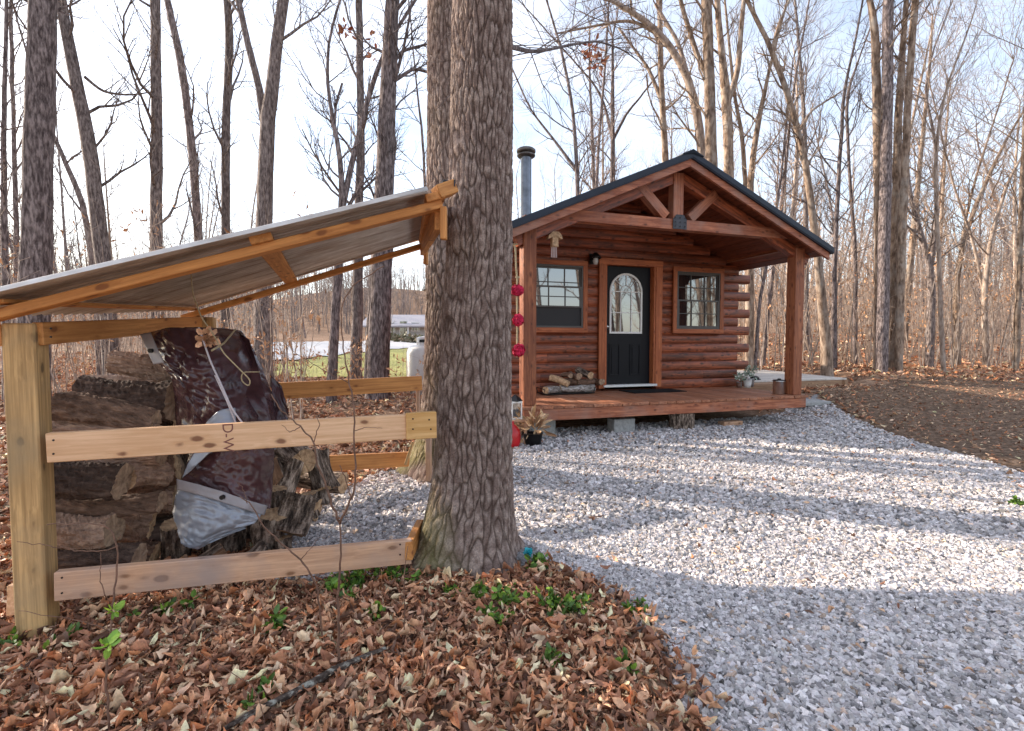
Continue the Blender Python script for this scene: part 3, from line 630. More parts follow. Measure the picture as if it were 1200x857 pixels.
# trees out of frame, to the left (they cast the bands of shade) and behind the viewer (mirrored in the panes)
for (x, y, s) in [(-10, 6.6, .9), (-16, 11.5, 1.1), (-9, 5.2, .8), (-12.5, 7.0, 1), (-19, 14, 1.1), (-7.5, 4.2, .8), (-11, 5.4, .9), (-14, 7.2, 1)]:
    place_copy(protos[rg.randint(9)], x, y, s, rg.rand() * 6.28, 'bare tree left of the picture shading the gravel', 'trees beside the clearing')
for k_ in range(34):
    x = rg.uniform(-14, 12) if k_ < 8 else 13 + 24 * rg.rand(); y = rg.uniform(-24, -7) if k_ < 8 else 3.5 - (x - 11) * .67 + rg.uniform(-7, 3.5)
    place_copy(protos[rg.randint(9)], x, y, rg.uniform(.8, 1.1), rg.rand() * 6.28, 'bare tree behind the viewer across the drive', 'trees across the drive')

for k_ in range(9):
    place_copy(protos[rg.randint(9)], rg.uniform(9, 20), rg.uniform(-14, -1), rg.uniform(.7, 1), rg.rand() * 6.28, 'bare tree behind the viewer across the drive', 'trees across the drive')

# thin undergrowth: whips and saplings in one mass, with clinging tan leaves
rg = np.random.RandomState(11); mb = MB(); lx = []
def whip(x, y, h, r, lean=.12):
    z0 = Tz(x, y); d = np.array([rg.normal(0, lean), rg.normal(0, lean), 1.0]); P = np.array([[x, y, z0] + d * h * t + np.array([math.sin(t * 4 + x) * .05 * h * t, 0, 0]) for t in (0, .35, .7, 1)])
    mb.tube(P, [r, r * .8, r * .5, r * .2], 3)
    for b_ in range(rg.randint(3, 7)):
        t = rg.uniform(.3, .95); q = P[0] * (1 - t) + P[-1] * t; az = rg.rand() * 6.28; l_ = h * rg.uniform(.12, .3)
        e = q + np.array([math.cos(az) * .8, math.sin(az) * .8, .6]) * l_; mb.tube(np.array([q, (q + e) / 2 + rg.normal(0, .04, 3), e]), [r * .4, r * .3, .002], 3)
        if rg.rand() < .30: 
            for _ in range(5): lx.append(q + (e - q) * rg.rand() + rg.normal(0, .06, 3))
for _ in range(1500):
    y = 12.8 + 34 * rg.rand() ** 1.3; x = rg.uniform(.12, 1.08) * y
    if (uncab(x, y)[0] < 3.0 and uncab(x, y)[1] < 9) or (uncab(x, y)[0] < 6.5 and uncab(x, y)[1] < 6): continue
    whip(x, y, rg.uniform(1.5, 5.5), rg.uniform(.008, .022))
for _ in range(900):
    y = 7.5 + 36 * rg.rand() ** 1.2; x = -rg.uniform(.42, 1.08) * y
    if inpoly(np.array([x]), np.array([y]), ROAD)[0] or inpoly(np.array([x]), np.array([y]), LAWN)[0] or (y > 17 and x > -.55 * y): continue
    whip(x, y, rg.uniform(1.0, 4.0), rg.uniform(.006, .016))
for _ in range(60):
    y = rg.uniform(9, 12.6); x = rg.uniform(-.48, -.18) * y; whip(x, y, rg.uniform(.5, 1.3), .004)
tag(obj('undergrowth', mb, M['tr_pale']), kind='stuff')
mb = MB()
for _ in range(2600):
    y = 66 + 95 * rg.rand(); x = rg.uniform(-1.05, 1.05) * y
    if -14 < x < 0 and y < 72: continue
    z0 = Tz(x, y); h = rg.uniform(4, 11); r = rg.uniform(.05, .13); lx_, ly_ = rg.normal(0, .07, 2)
    top = np.array([x + lx_ * h, y + ly_ * h, z0 + h]); b0 = np.array([x, y, z0 - .2]); mb.tube(np.array([b0, (b0 + top) / 2 + rg.normal(0, .2, 3), top]), [r, r * .7, r * .15], 3)
    for _b in range(9):
        t = rg.uniform(.3, .95); q = b0 * (1 - t) + top * t; az = rg.rand() * 6.28; l_ = h * rg.uniform(.12, .3); e = q + np.array([math.cos(az) * .7, math.sin(az) * .7, .75]) * l_
        mb.tube(np.array([q, e]), [r * .35, .012], 3)
tag(obj('hillside_wood', mb, M['tr_grey']), kind='stuff')
lx = np.array(lx); cc_ = np.array([(.62, .34, .18)]) * (.7 + .5 * rs.rand(len(lx)))[:, None]
tag(leaves('clinging_leaves', lx[:, 0], lx[:, 1], lx[:, 2], rs.uniform(.06, .13, len(lx)), 3, 3, cc_, rnd_up=True), kind='stuff')

# ------------------------------------------------------------------ the two big foreground trunks, bark as relief
def vnoise(seed, U, V, pu):
    """smooth lattice noise, periodic in U with whole period pu"""
    r_ = np.random.RandomState(seed); nv = int(V.max()) + 3; tab = r_.rand(pu, nv + 1)
    iu = np.floor(U).astype(int); iv = np.floor(V).astype(int); fu = U - iu; fv = V - iv
    fu = fu * fu * (3 - 2 * fu); fv = fv * fv * (3 - 2 * fv); a = iu % pu; b_ = (iu + 1) % pu
    iv = np.clip(iv, 0, nv - 1)
    return (tab[a, iv] * (1 - fu) + tab[b_, iv] * fu) * (1 - fv) + (tab[a, iv + 1] * (1 - fu) + tab[b_, iv + 1] * fu) * fv
def big_trunk(name, label, cpx, Yc, top, na, nz_, ridge, depth, seed, roots):
    """cpx: [(py, left px, right px)] outline read off the photograph, at depth Yc"""
    zs = []; cx = []; rr = []
    for (py, l_, r_) in cpx:
        p = W((l_ + r_) / 2, py, Yc); zs.append(p.z); cx.append(p.x); rr.append((r_ - l_) / 2 / F * Yc)
    o = np.argsort(zs); zs = np.array(zs)[o]; cx = np.array(cx)[o]; rr = np.array(rr)[o]
    zb = -.12; n1 = int(nz_ * .86); Z = np.concatenate([np.linspace(zb, zs[-1] + .3, n1), np.linspace(zs[-1] + .3, top, nz_ - n1 + 1)[1:]])
    C = np.interp(Z, zs, cx); Rr = np.interp(Z, zs, rr) * (1 - .5 * sstep(Z, zs[-1] + 1, top + 3))
    for _ in range(12): C[1:-1] = (C[:-2] + C[2:]) / 2; Rr[1:-1] = (Rr[:-2] + Rr[2:]) / 2
    A = np.arange(na) / na * 2 * np.pi; AA, ZZ = np.meshgrid(A, Z); RR = Rr[:, None] + 0 * AA
    base = np.exp(-np.clip(ZZ - .0, 0, 9) / .16)
    RR = RR * (1 + base * (.26 + .18 * np.cos(AA * roots + seed) + .10 * np.cos(AA * 3 + 1 + seed)))
    RR = RR * (1 + .02 * np.sin(ZZ * 3 + 2 * AA) + .015 * np.sin(AA * 5 + ZZ * 1.3))
    u = AA / (2 * np.pi)
    wx = (vnoise(seed, u * 9, (ZZ + 1) / .22, 9) - .5) * .9 + (vnoise(seed + 1, u * ridge, (ZZ + 1) / .05, ridge) - .5) * .55
    e1, id1 = worley(seed + 2, u * ridge + wx + 1, (ZZ + 1) / .17 + (vnoise(seed + 5, u * ridge, (ZZ + 1) / .1, ridge) - .5) * .6, ridge)
    e2, id2 = worley(seed + 3, u * ridge * 2 + wx * 1.5 + 1, (ZZ + 1) / .055, ridge * 2)
    n3_ = vnoise(seed + 3, u * ridge * 4, (ZZ + 1) / .013, ridge * 4)
    fur = np.clip(e1 * 2.6, 0, 1)
    rel = fur ** .6 * (.75 + .35 * id1) + .30 * np.clip(e2 * 2.2, 0, 1) ** .7 - .15 + .20 * (n3_ - .5)
    RR = RR + depth * (rel - .6)
    P = np.stack([C[:, None] + RR * np.cos(AA), Yc + RR * np.sin(AA), ZZ], -1)
    base_p = Vector((float(C[0]), Yc, 0)); 
    t = thing(name, label, 'tree', base_p)
    nz2 = len(Z); i = np.arange(nz2 - 1)[:, None] * na; j = np.arange(na)[None, :]; j2 = (j + 1) % na
    q = np.stack([i + j, i + j2, i + na + j2, i + na + j], -1).reshape(-1, 4)
    g1 = vnoise(seed + 7, u * 9, (ZZ + 1) / .25, 9); g2 = vnoise(seed + 8, u * ridge * 2, (ZZ + 1) / .03, ridge * 2)
    c0 = np.array([.17, .122, .105]); c1 = np.array([.30, .235, .205]); c2 = np.array([.06, .038, .030]); moss = np.array([.20, .19, .07])
    f1 = np.clip((g2 - .35) * 2.2, 0, 1)[..., None]; Cc = c0 * (1 - f1) + c1 * f1
    f2 = np.clip((.55 - fur) * 2.0, 0, 1)[..., None] * .8; Cc = Cc * (1 - f2) + c2 * f2            # darker brown in the furrows between plates
    mo = np.clip((g1 - .45) * 3, 0, 1)[..., None] * np.clip(1.0 - ZZ / 1.1, .08, 1)[..., None] * np.clip(.4 - np.cos(AA) * .9, 0, 1)[..., None] * .65
    Cc = Cc * (1 - mo) + moss * mo
    mb = MB(); mb.add((P - np.array(base_p)).reshape(-1, 3), q, None, Cc.reshape(-1, 3)); obj('trunk', mb, M['barkmain'], t, smooth=True)
    rg_ = np.random.RandomState(seed); cr_ = MB(); tp = np.array([C[-1] - base_p.x, 0, Z[-1]])
    for k_ in range(7):
        az = k_ * .9 + rg_.rand() * .5; twig(cr_, tp - np.array([0, 0, rg_.rand() * .6]), np.array([math.cos(az) * .7, math.sin(az) * .7, 1.0]), 3.4, .07, 4, rg_)
    obj('crown', cr_, M['tr_grey'], t); return t
MAIN = big_trunk('foreground_tree', 'large tree trunk with deep ridged bark, nearest the viewer, middle of the photo',
    [(-60, 532, 597), (0, 533, 598), (100, 531, 598.5), (200, 529, 599), (300, 524, 599), (370, 518, 598), (440, 515, 598), (500, 512, 598), (560, 508, 599), (600, 501, 601), (630, 493, 603), (650, 486, 606), (668, 478, 610), (690, 466, 615)], 2.78, 5.6, 560, 760, 38, .0135, 3, 4)
REAR = big_trunk('rear_tree', 'second large trunk standing just behind the left side of the foreground trunk',
    [(-60, 503, 556), (0, 503, 557), (100, 502, 558), (200, 502, 559), (320, 500, 561), (440, 497, 563), (500, 493, 564), (530, 488, 568), (552, 479, 574)], 4.85, 7.4, 340, 460, 40, .017, 13, 4)

# ------------------------------------------------------------------ log cabin (built in its own frame: u right, v back, w up)
CAB = thing('log_cabin', 'small reddish-brown log cabin with gabled porch, black arched-window door and dark metal roof', 'cabin', CO, CY)
D = 1.451; HW = 2.45; SL = .44; APEX = 3.44; BACK = 6.8
def wroof(u): return APEX - .165 - SL * abs(u)           # underside of the roof deck
def dlog(name, p0, p1, h=.16, bulge=.022, m='log', th=.13, out=(0, -1, 0), parent=CAB, k=6):
    """a D-shaped log from p0 to p1; its rounded face looks along out"""
    p0 = Vector(p0); p1 = Vector(p1); x = (p1 - p0); l = x.length; x.normalize(); y = -Vector(out); z = x.cross(y)
    if z.z < 0: x = -x; z = -z
    prof = [(th, -h / 2), (0.012, -h / 2)] + [(.012 - bulge * math.cos((a / k - .5) * math.pi) ** .42, (a / k - .5) * (h - .008)) for a in range(1, k)] + [(0.012, h / 2), (th, h / 2)]
    key = ('d', round(l, 3), h, bulge, m, th)
    if key not in _bc:
        mb = MB(); n_ = len(prof); V = [(-l / 2, a, b_) for a, b_ in prof] + [(l / 2, a, b_) for a, b_ in prof]
        q = [[i, (i + 1) % n_, n_ + (i + 1) % n_, n_ + i] for i in range(n_)]
        V += [(-l / 2, th / 2, 0), (l / 2, th / 2, 0)]; t_ = [[2 * n_, (i + 1) % n_, i] for i in range(n_)] + [[2 * n_ + 1, n_ + i, n_ + (i + 1) % n_] for i in range(n_)]
        mb.add(V, q, t_); me = mb.mesh('log'); me.materials.append(M[m]); _bc[key] = me
    Mx = Matrix(((x.x, y.x, z.x, 0), (x.y, y.y, z.y, 0), (x.z, y.z, z.z, 0), (0, 0, 0, 1))); Mx.translation = (p0 + p1) / 2
    return link(name, _bc[key], None, parent, mat=Mx)
OPEN = [(-.40, .69, 0, 2.16), (1.02, 2.04, 1.02, 2.125), (-1.74, -.72, 1.02, 2.125)]
ch = .16
for k_ in range(21):
    w0 = k_ * ch; w1 = w0 + ch; mid = w0 + ch / 2
    hw = min(HW, (APEX - .185 - mid) / SL + .04)
    if hw < .12: break
    ext = .27 if (k_ % 2 == 0 and w1 < 2.3) else 0.0
    if w1 > 2.3: ext = 0
    segs = [(-hw - ext, hw + ext)]
    for (a, b_, c_, d_) in OPEN:
        if w1 > c_ + .01 and w0 < d_ - .01:
            if w0 < c_ - .02: dlog('wall_log', (a + .002, D, (w0 + c_) / 2), (b_ - .002, D, (w0 + c_) / 2), h=c_ - w0)
            if w1 > d_ + .02: dlog('wall_log', (a + .002, D, (w1 + d_) / 2), (b_ - .002, D, (w1 + d_) / 2), h=w1 - d_)
            ns = []
            for s_ in segs:
                if s_[0] < a and s_[1] > b_: ns += [(s_[0], a), (b_, s_[1])]
                else: ns.append(s_)
            segs = ns
    rg = np.random.RandomState(k_)
    for s_ in segs:
        cuts = [s_[0]]
        if s_[1] - s_[0] > 1.6 and w0 < 2.3: 
            c_ = rg.uniform(s_[0] + .6, s_[1] - .6); cuts.append(c_)
        cuts.append(s_[1])
        for a, b_ in zip(cuts[:-1], cuts[1:]): dlog('wall_log', (a + .0015, D, mid), (b_ - .0015, D, mid))
    if w1 < 2.32:
        for sgn in (-1, 1):
            e0 = D + .02 + (.0 if k_ % 2 else .16)
            dlog('wall_log', (sgn * (HW - .02), D + .14 if k_ % 2 == 0 else D + .135, mid), (sgn * (HW - .02), BACK, mid), out=(sgn, 0, 0), k=4)
            if k_ % 2:   # crossing log ends on the corner, set back in the shade between the front log ends
                beam('log_end', (sgn * (HW + .055), D + .10, mid), (sgn * (HW + .055), D + .34, mid), .10, ch - .02, M['log'], CAB)
    # back wall
    dlog('wall_log', (-hw, BACK, mid), (hw, BACK, mid), out=(0, 1, 0), k=4)
# floor slab + inner dark room
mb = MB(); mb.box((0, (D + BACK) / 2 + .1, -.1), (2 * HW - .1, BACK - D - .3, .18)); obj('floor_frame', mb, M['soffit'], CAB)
# porch deck boards, running front to back
nb_ = 33; bw = 4.72 / nb_
for i in range(nb_):
    u = -2.39 + bw * (i + .5); jz = .0008 * ((i * 7) % 5)
    beam('deck_board', (u, -.195 - .006 * ((i * 5) % 3), -.019 + jz), (u, D + .0, -.019 + jz), bw - .007, .036, M['deck'], CAB)
beam('rim_board', (-2.36, -.160, -.113), (2.30, -.160, -.113), .04, .148, M['beamwood'], CAB)
beam('rim_board', (-2.345, -.138, -.113), (-2.345, D + .3, -.113), .04, .147, M['beamwood'], CAB)
beam('rim_board', (2.285, -.138, -.113), (2.285, D + .3, -.113), .04, .147, M['beamwood'], CAB)
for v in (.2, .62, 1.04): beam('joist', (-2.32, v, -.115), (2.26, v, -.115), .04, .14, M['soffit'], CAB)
# posts
for u, nm in ((-2.246, 0), (2.225, 1)):
    beam('porch_post', (u, 0, .001), (u, 0, 2.285 if nm == 0 else 2.285), .175, .175, M['postwood'], CAB, up=(0, -1, 0), bev=.008)
# truss in the posts' plane
Mt = M['beamwood']
beam('tie_beam', (-2.02, 0, 2.485), (2.02, 0, 2.485), .13, .145, Mt, CAB)
for sgn in (-1, 1):
    beam('rafter', (sgn * .02, 0.002, wroof(0) - .12), (sgn * 2.42, .002, wroof(2.42) - .10), .12, .15, M['log'], CAB, up=(0, 0, 1))  # darker log stain stands in for the shadow under the fascia
    beam('strut', (sgn * .20, -.003, 2.585), (sgn * .64, -.003, 2.985), .12, .135, Mt, CAB)
    beam('side_beam', (sgn * 2.24, -.06, 2.365), (sgn * 2.24, D + .1, 2.365), .14, .15, M['postwood'], CAB)
    beam('side_beam', (sgn * 2.235, D + .1, 2.385), (sgn * 2.235, BACK, 2.385), .12, .12, M['postwood'], CAB)
beam('king_post', (-.018, -.008, 2.56), (-.018, -.008, 3.20), .13, .165, Mt, CAB, up=(1, 0, 0))
mb = MB(); mb.prism([(-.112, 2.415), (.112, 2.415), (.112, 2.55), (.06, 2.615), (-.06, 2.615), (-.112, 2.55)], .012, -.088)
pl_ = obj('gusset_plate', mb, M['plate'], CAB)
mb = MB()
for a in (-.08, 0, .08):
    for b_ in (2.45, 2.51, 2.57): mb.box((a, -.092, b_), (.014, .010, .014))
obj('bolt', mb, M['blackmetal'], pl_)
# fascia (barge boards), soffit boards, roof panels
for sgn in (-1, 1):
    p0 = Vector((0, -.30, APEX - .165)); p1 = Vector((sgn * 2.55, -.30, APEX - .165 - SL * 2.55))
    n_ = Vector((sgn * SL, 0, 1)).normalized()
    x0 = 0.0; ang = math.atan(SL)
    M_, l_ = frame(p0, p1)
    # mitred at the ridge
    mb = MB(); h = .118
    mb.prism([(0, APEX - .225), (sgn * 2.56, APEX - .225 - SL * 2.56), (sgn * 2.56, APEX - .105 - SL * 2.56), (0, APEX - .105)], .038, -.300)
    obj('fascia', mb, M['trimwood'] if False else M['beamwood'], CAB)
    nbd = 17; seg = (2.56) / nbd
    for i in range(nbd):
        ua, ub = i * seg, (i + 1) * seg; uc = (ua + ub) / 2
        Mx = Matrix.Rotation(0, 4, 'Y'); x = Vector((0, 1, 0)); z = Vector((sgn * SL, 0, 1)).normalized(); y = z.cross(x)
        Mx = Matrix(((x.x, y.x, z.x, 0), (x.y, y.y, z.y, 0), (x.z, y.z, z.z, 0), (0, 0, 0, 1)))
        Mx.translation = Vector((sgn * uc, (-.262 + BACK + .3) / 2, APEX - .145 - SL * uc))
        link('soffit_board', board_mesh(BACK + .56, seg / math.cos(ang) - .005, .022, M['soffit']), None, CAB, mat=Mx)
    # metal panels with standing ribs
    npn = 8; L_ = BACK + .34 + .33; pw = L_ / npn
    for i in range(npn):
        v0 = -.335 + i * pw; mb = MB(); rib = [(0, 0), (.02, .022), (.045, .022), (.065, 0)]
        prof = []
        for r_ in range(3):
            o_ = r_ * pw / 3; prof += [(o_ + a, b_) for a, b_ in rib]
        prof.append((pw - .002, 0))
        top = [(v0 + a, b_) for a, b_ in prof]; V = []
        for (v, h) in top: V.append((0, v, APEX - .068 + h)); V.append((sgn * 2.60, v, APEX - .068 + h - SL * 2.60))
        for (v, h) in top: V.append((0, v, APEX - .125)); V.append((sgn * 2.60, v, APEX - .125 - SL * 2.60))
        n2 = len(top); q = []
        for j in range(n2 - 1): q.append([2 * j, 2 * j + 1, 2 * j + 3, 2 * j + 2]); q.append([2 * n2 + 2 * j, 2 * n2 + 2 * j + 2, 2 * n2 + 2 * j + 3, 2 * n2 + 2 * j + 1]); q.append([2 * j + 1, 2 * n2 + 2 * j + 1, 2 * n2 + 2 * j + 3, 2 * j + 3])
        q.append([0, 2 * n2, 2 * n2 + 1, 1]); q.append([2 * n2 - 2, 2 * n2 - 1, 4 * n2 - 1, 4 * n2 - 2])
        mb.add(V, q); obj('roof_panel', mb, M['roof'], CAB)
    # rake trim: dark metal edge over the fascia
    mb = MB(); mb.prism([(0, APEX - .108), (sgn * 2.605, APEX - .108 - SL * 2.605), (sgn * 2.605, APEX - .030 - SL * 2.605), (0, APEX - .030)], .075, -.342); obj('rake_trim', mb, M['roof'], CAB)
mb = MB(); mb.prism([(-.17, APEX - .088), (0, APEX - .012), (.17, APEX - .088), (.17, APEX - .10), (0, APEX - .026), (-.17, APEX - .10)], BACK + .72, -.355); obj('ridge_cap', mb, M['roof'], CAB)
# chimney
cu, cv = -1.188, 3.0
pipe = MB(); pipe.tube([(cu, cv, 2.7), (cu, cv, 4.36)], .103, 20, cap=True); cp_ = obj('stove_pipe', pipe, M['pipe'], CAB, smooth=False)
mb = MB(); mb.lathe([(.10, 4.335), (.155, 4.345), (.175, 4.365), (.175, 4.385), (.13, 4.40)], (cu, cv, 0), 20); mb.lathe([(.12, 4.395), (.12, 4.42)], (cu, cv, 0), 20); mb.lathe([(.13, 4.415), (.175, 4.425), (.182, 4.445), (.182, 4.475), (.15, 4.50), (.05, 4.515), (.001, 4.517)], (cu, cv, 0), 20)
obj('rain_cap', mb, M['pipecap'], cp_, smooth=True)
mb = MB(); mb.lathe([(.24, wroof(cu) + .10), (.22, wroof(cu) + .19), (.115, wroof(cu) + .30), (.105, wroof(cu) + .31)], (cu, cv, 0), 18); obj('flashing', mb, M['roof'], CAB, smooth=True)
# door
dl, dr, db, dt = -.327, .587, .105, 2.130; DV = D + .035
mb = MB(); DX = [dl, -.222, .412, dr]
mb.box((( dl + dr) / 2, DV + .035, (db + dt) / 2), (dr - dl - .006, .04, dt - db - .006))
door = obj('door', mb, M['black'], CAB)
# stiles and raised panels
for (a, b_, c_, d_) in ((-.215, -.012, .255, .795), (.190, .392, .255, .795)):
    mb = MB()
    for (x0, x1, z0, z1) in ((a, b_, d_ - .018, d_), (a, b_, c_, c_ + .018), (a, a + .018, c_ + .018, d_ - .018), (b_ - .018, b_, c_ + .018, d_ - .018)): mb.box(((x0 + x1) / 2, DV + .011, (z0 + z1) / 2), (x1 - x0, .018, z1 - z0))
    bm_ = MB(); mb.prism([(a + .045, c_ + .045), (b_ - .045, c_ + .045), (b_ - .045, d_ - .045), (a + .045, d_ - .045)], .012, DV + .006)
    obj('door_panel', mb, M['black'], door)
acx, acz, ar = .095, 1.69, .318; lz0 = .975
arc = lambda r_, n_=20: [(acx + r_ * math.cos(math.pi * i / n_), acz + r_ * math.sin(math.pi * i / n_)) for i in range(n_ + 1)]
mb = MB(); out_ = [(acx - .0, lz0)] ; o_ = [(acx + ar - .02, lz0 + .02)] + arc(ar - .02) + [(acx - ar + .02, lz0 + .02)]
mb.prism(o_, .004, DV + .006); obj('pane', mb, M['glass'], door)
mb = MB(); n_ = 20; A_ = arc(ar, n_); B_ = arc(ar - .032, n_)
A_ = [(acx + ar, lz0)] + A_ + [(acx - ar, lz0)]; B_ = [(acx + ar - .032, lz0 + .032)] + B_ + [(acx - ar + .032, lz0 + .032)]
nn = len(A_); V = [(p[0], DV - .012, p[1]) for p in A_] + [(p[0], DV - .012, p[1]) for p in B_] + [(p[0], DV + .014, p[1]) for p in A_] + [(p[0], DV + .014, p[1]) for p in B_]
q = []
for i in range(nn):
    j = (i + 1) % nn; q += [[i, j, nn + j, nn + i], [2 * nn + i, 2 * nn + j, j, i], [nn + i, nn + j, 3 * nn + j, 3 * nn + i]]
mb.add(V, q); obj('lite_frame', mb, M['white'], door)
mw = MB(); g_ = .014
for x in (acx - .103, acx + .103): mw.box((x, DV - .001, (lz0 + acz) / 2), (g_, .012, acz - lz0))
for z in (1.335, acz): mw.box((acx, DV - .002, z), (2 * ar - .05, .012, g_))
for a in (45, 90, 135):
    a = R(a); p = Vector((acx + .11 * math.cos(a), DV - .001, acz + .11 * math.sin(a))); p2 = Vector((acx + (ar - .02) * math.cos(a), DV - .001, acz + (ar - .02) * math.sin(a)))
    mw.tube([p, p2], .007, 4)
pa = arc(.108, 12); mw.tube([(a, DV - .001, b_) for a, b_ in pa], .007, 4)
obj('muntin', mw, M['white'], door)
mb = MB(); mb.lathe([(.001, -.004), (.026, -.004), (.026, .01), (.012, .014), (.012, .035), (.026, .042), (.03, .055), (.02, .07), (.001, .072)], (0, 0, 0), 14)
hd = obj('handle', mb, M['steel'], door, smooth=True); hd.matrix_local = Matrix.Translation((-.283, DV + .012, 1.09)) @ Matrix.Rotation(R(90), 4, 'X')
mb = MB(); mb.box(((dl + dr) / 2, D - .035, .085), (dr - dl + .12, .14, .036)); obj('threshold', mb, M['white'], CAB)
tm = M['trimwood']; tv = D - .052
beam('door_casing', (-.412, tv, .045), (-.412, tv, 2.125), .030, .115, tm, CAB, up=(1, 0, 0)); beam('door_casing', (.695, tv, .045), (.695, tv, 2.125), .030, .130, tm, CAB, up=(1, 0, 0))
beam('door_casing', (-.475, tv, 2.178), (.765, tv, 2.178), .030, .105, tm, CAB)
for x in (-.340, .606): beam('door_jamb', (x, D - .0, .1), (x, D - .0, 2.13), .13, .030, tm, CAB, up=(1, 0, 0))
beam('door_jamb', (-.354, D, 2.138), (.62, D, 2.138), .13, .02, tm, CAB)
# windows
def window(u0, u1, kind):
    w0, w1 = .985, 2.155; c = (u0 + u1) / 2; tw = .078
    fr = MB(); a, b_, c_, d_ = u0 + tw, u1 - tw, w0 + tw, w1 - tw; s_ = .03
    for (x0, x1, z0, z1) in ((a, b_, d_ - s_, d_), (a, b_, c_, c_ + s_), (a, a + s_, c_ + s_, d_ - s_), (b_ - s_, b_, c_ + s_, d_ - s_)): fr.box(((x0 + x1) / 2, D - .01, (z0 + z1) / 2), (x1 - x0, .09, z1 - z0))
    win = obj('window', fr, M['sash'], CAB)
    beam('window_casing', (u0, tv, w1 - tw / 2), (u1, tv, w1 - tw / 2), .032, tw, tm, CAB); beam('window_casing', (u0 + .0, tv - .003, w0 + tw / 2), (u1 - .0, tv - .003, w0 + tw / 2), .036, tw, tm, CAB)
    for x in (u0 + tw / 2, u1 - tw / 2): beam('window_casing', (x, tv + .001, w0 + tw), (x, tv + .001, w1 - tw), .030, tw, tm, CAB, up=(1, 0, 0))
    mid = (c_ + d_) / 2 + (0 if kind == 'closed' else .0)
    a += s_; b_ -= s_; c_ += s_; d_ -= s_
    def sash(z0, z1, v, rows, open_=False):
        q_ = MB(); t_ = .026
        for (x0, x1, y0, y1) in ((a, b_, z1 - t_, z1), (a, b_, z0, z0 + t_), (a, a + t_, z0 + t_, z1 - t_), (b_ - t_, b_, z0 + t_, z1 - t_)): q_.box(((x0 + x1) / 2, v, (y0 + y1) / 2), (x1 - x0, .03, y1 - y0))
        so_ = obj('sash', q_, M['sash'], win)
        p_ = MB(); p_.box(((a + b_) / 2, v + .004, (z0 + z1) / 2), (b_ - a - 2 * t_, .006, z1 - z0 - 2 * t_)); obj('pane', p_, M['glass'], win)
        if rows:
            g = MB()
            for k in (1, 2): g.box((a + (b_ - a) * k / 3, v - .006, (z0 + z1) / 2), (.014, .012, z1 - z0 - 2 * t_))
            for k in range(1, rows): g.box(((a + b_) / 2, v - .0065, z0 + (z1 - z0) * k / rows), (b_ - a - 2 * t_, .012, .014))
            obj('muntin', g, M['sash'], win)
    sash(mid - .013, d_, D - .012, 2)
    if kind == 'closed': sash(c_, mid + .013, D - .038, 2)
    else:
        sash(c_ + .30, mid + .17, D - .040, 2)
        p_ = MB(); p_.box(((a + b_) / 2, D - .022, (c_ + mid) / 2), (b_ - a, .003, mid - c_)); obj('insect_screen', p_, M['screen'], win)
window(.987, 2.074, 'closed'); window(-1.772, -.685, 'open')
# porch lamp
mb = MB(); mb.box((-.60, D - .055, 2.20), (.10, .03, .17)); lamp = obj('porch_lamp', mb, M['blackmetal'], CAB)
mb = MB(); mb.tube([(-.60, D - .06, 2.24), (-.60, D - .13, 2.27), (-.60, D - .19, 2.25)], .012, 8); mb.lathe([(.005, .10), (.03, .095), (.085, .03), (.095, .0), (.08, .005)], (-.60, D - .17, 2.19), 14); obj('lamp_shade', mb, M['blackmetal'], lamp, smooth=True)
mb = MB(); mb.lathe([(.042, .0), (.045, -.05), (.03, -.10), (.001, -.105)], (-.60, D - .17, 2.195), 14); obj('lamp_glass', mb, plain('lamp_glass', (.5, .52, .52), .15, 0, .6, .1), lamp, smooth=True)
# small conduit stub on the ceiling
# blocks and pads carrying the porch
def block(name, label, cat, u, v, d, m, rz=0, w0=None):
    o = MB(); o.box((0, 0, d[2] / 2), d); me = board_mesh(d[0], d[1], d[2], m, .008)
    b_ = link(name, me, None); p = cab(u, v); z = Tz(p.x, p.y) - .02
    b_.location = (p.x, p.y, z + d[2] / 2); b_.rotation_euler = (0, 0, CY + rz); tag(b_, label, cat); return b_
HT = .44 - .19
block('concrete_block', 'pale grey concrete block under the porch deck, left of the tree stump', 'block', -.83, .05, (.34, .19, .215), M['concrete'], .03)
block('concrete_block', 'shaded grey concrete block under the left end of the porch deck', 'block', -2.02, .12, (.36, .2, .25), M['concrete'], -.05)
block('wood_block', 'short flat wood block wedged under the right half of the porch deck', 'block', 1.02, .0, (.36, .14, .10), M['lumberw'], .02)
block('support_block', 'wooden block on end between porch rim and gravel above the pale concrete block', 'block', -.80, .12, (.13, .12, .25), M['log'], .1)
rgq = np.random.RandomState(3)
M['logbark2'] = bark('firewood_bark_pale', (.15, .095, .07), (.32, .21, .155), (.55, .39, .28), (7, 17, 17), 1.0, .02); M['logbark3'] = bark('firewood_bark_dark', (.03, .02, .016), (.085, .055, .043), (.20, .135, .10), (6, 20, 20), 1.0, .02)
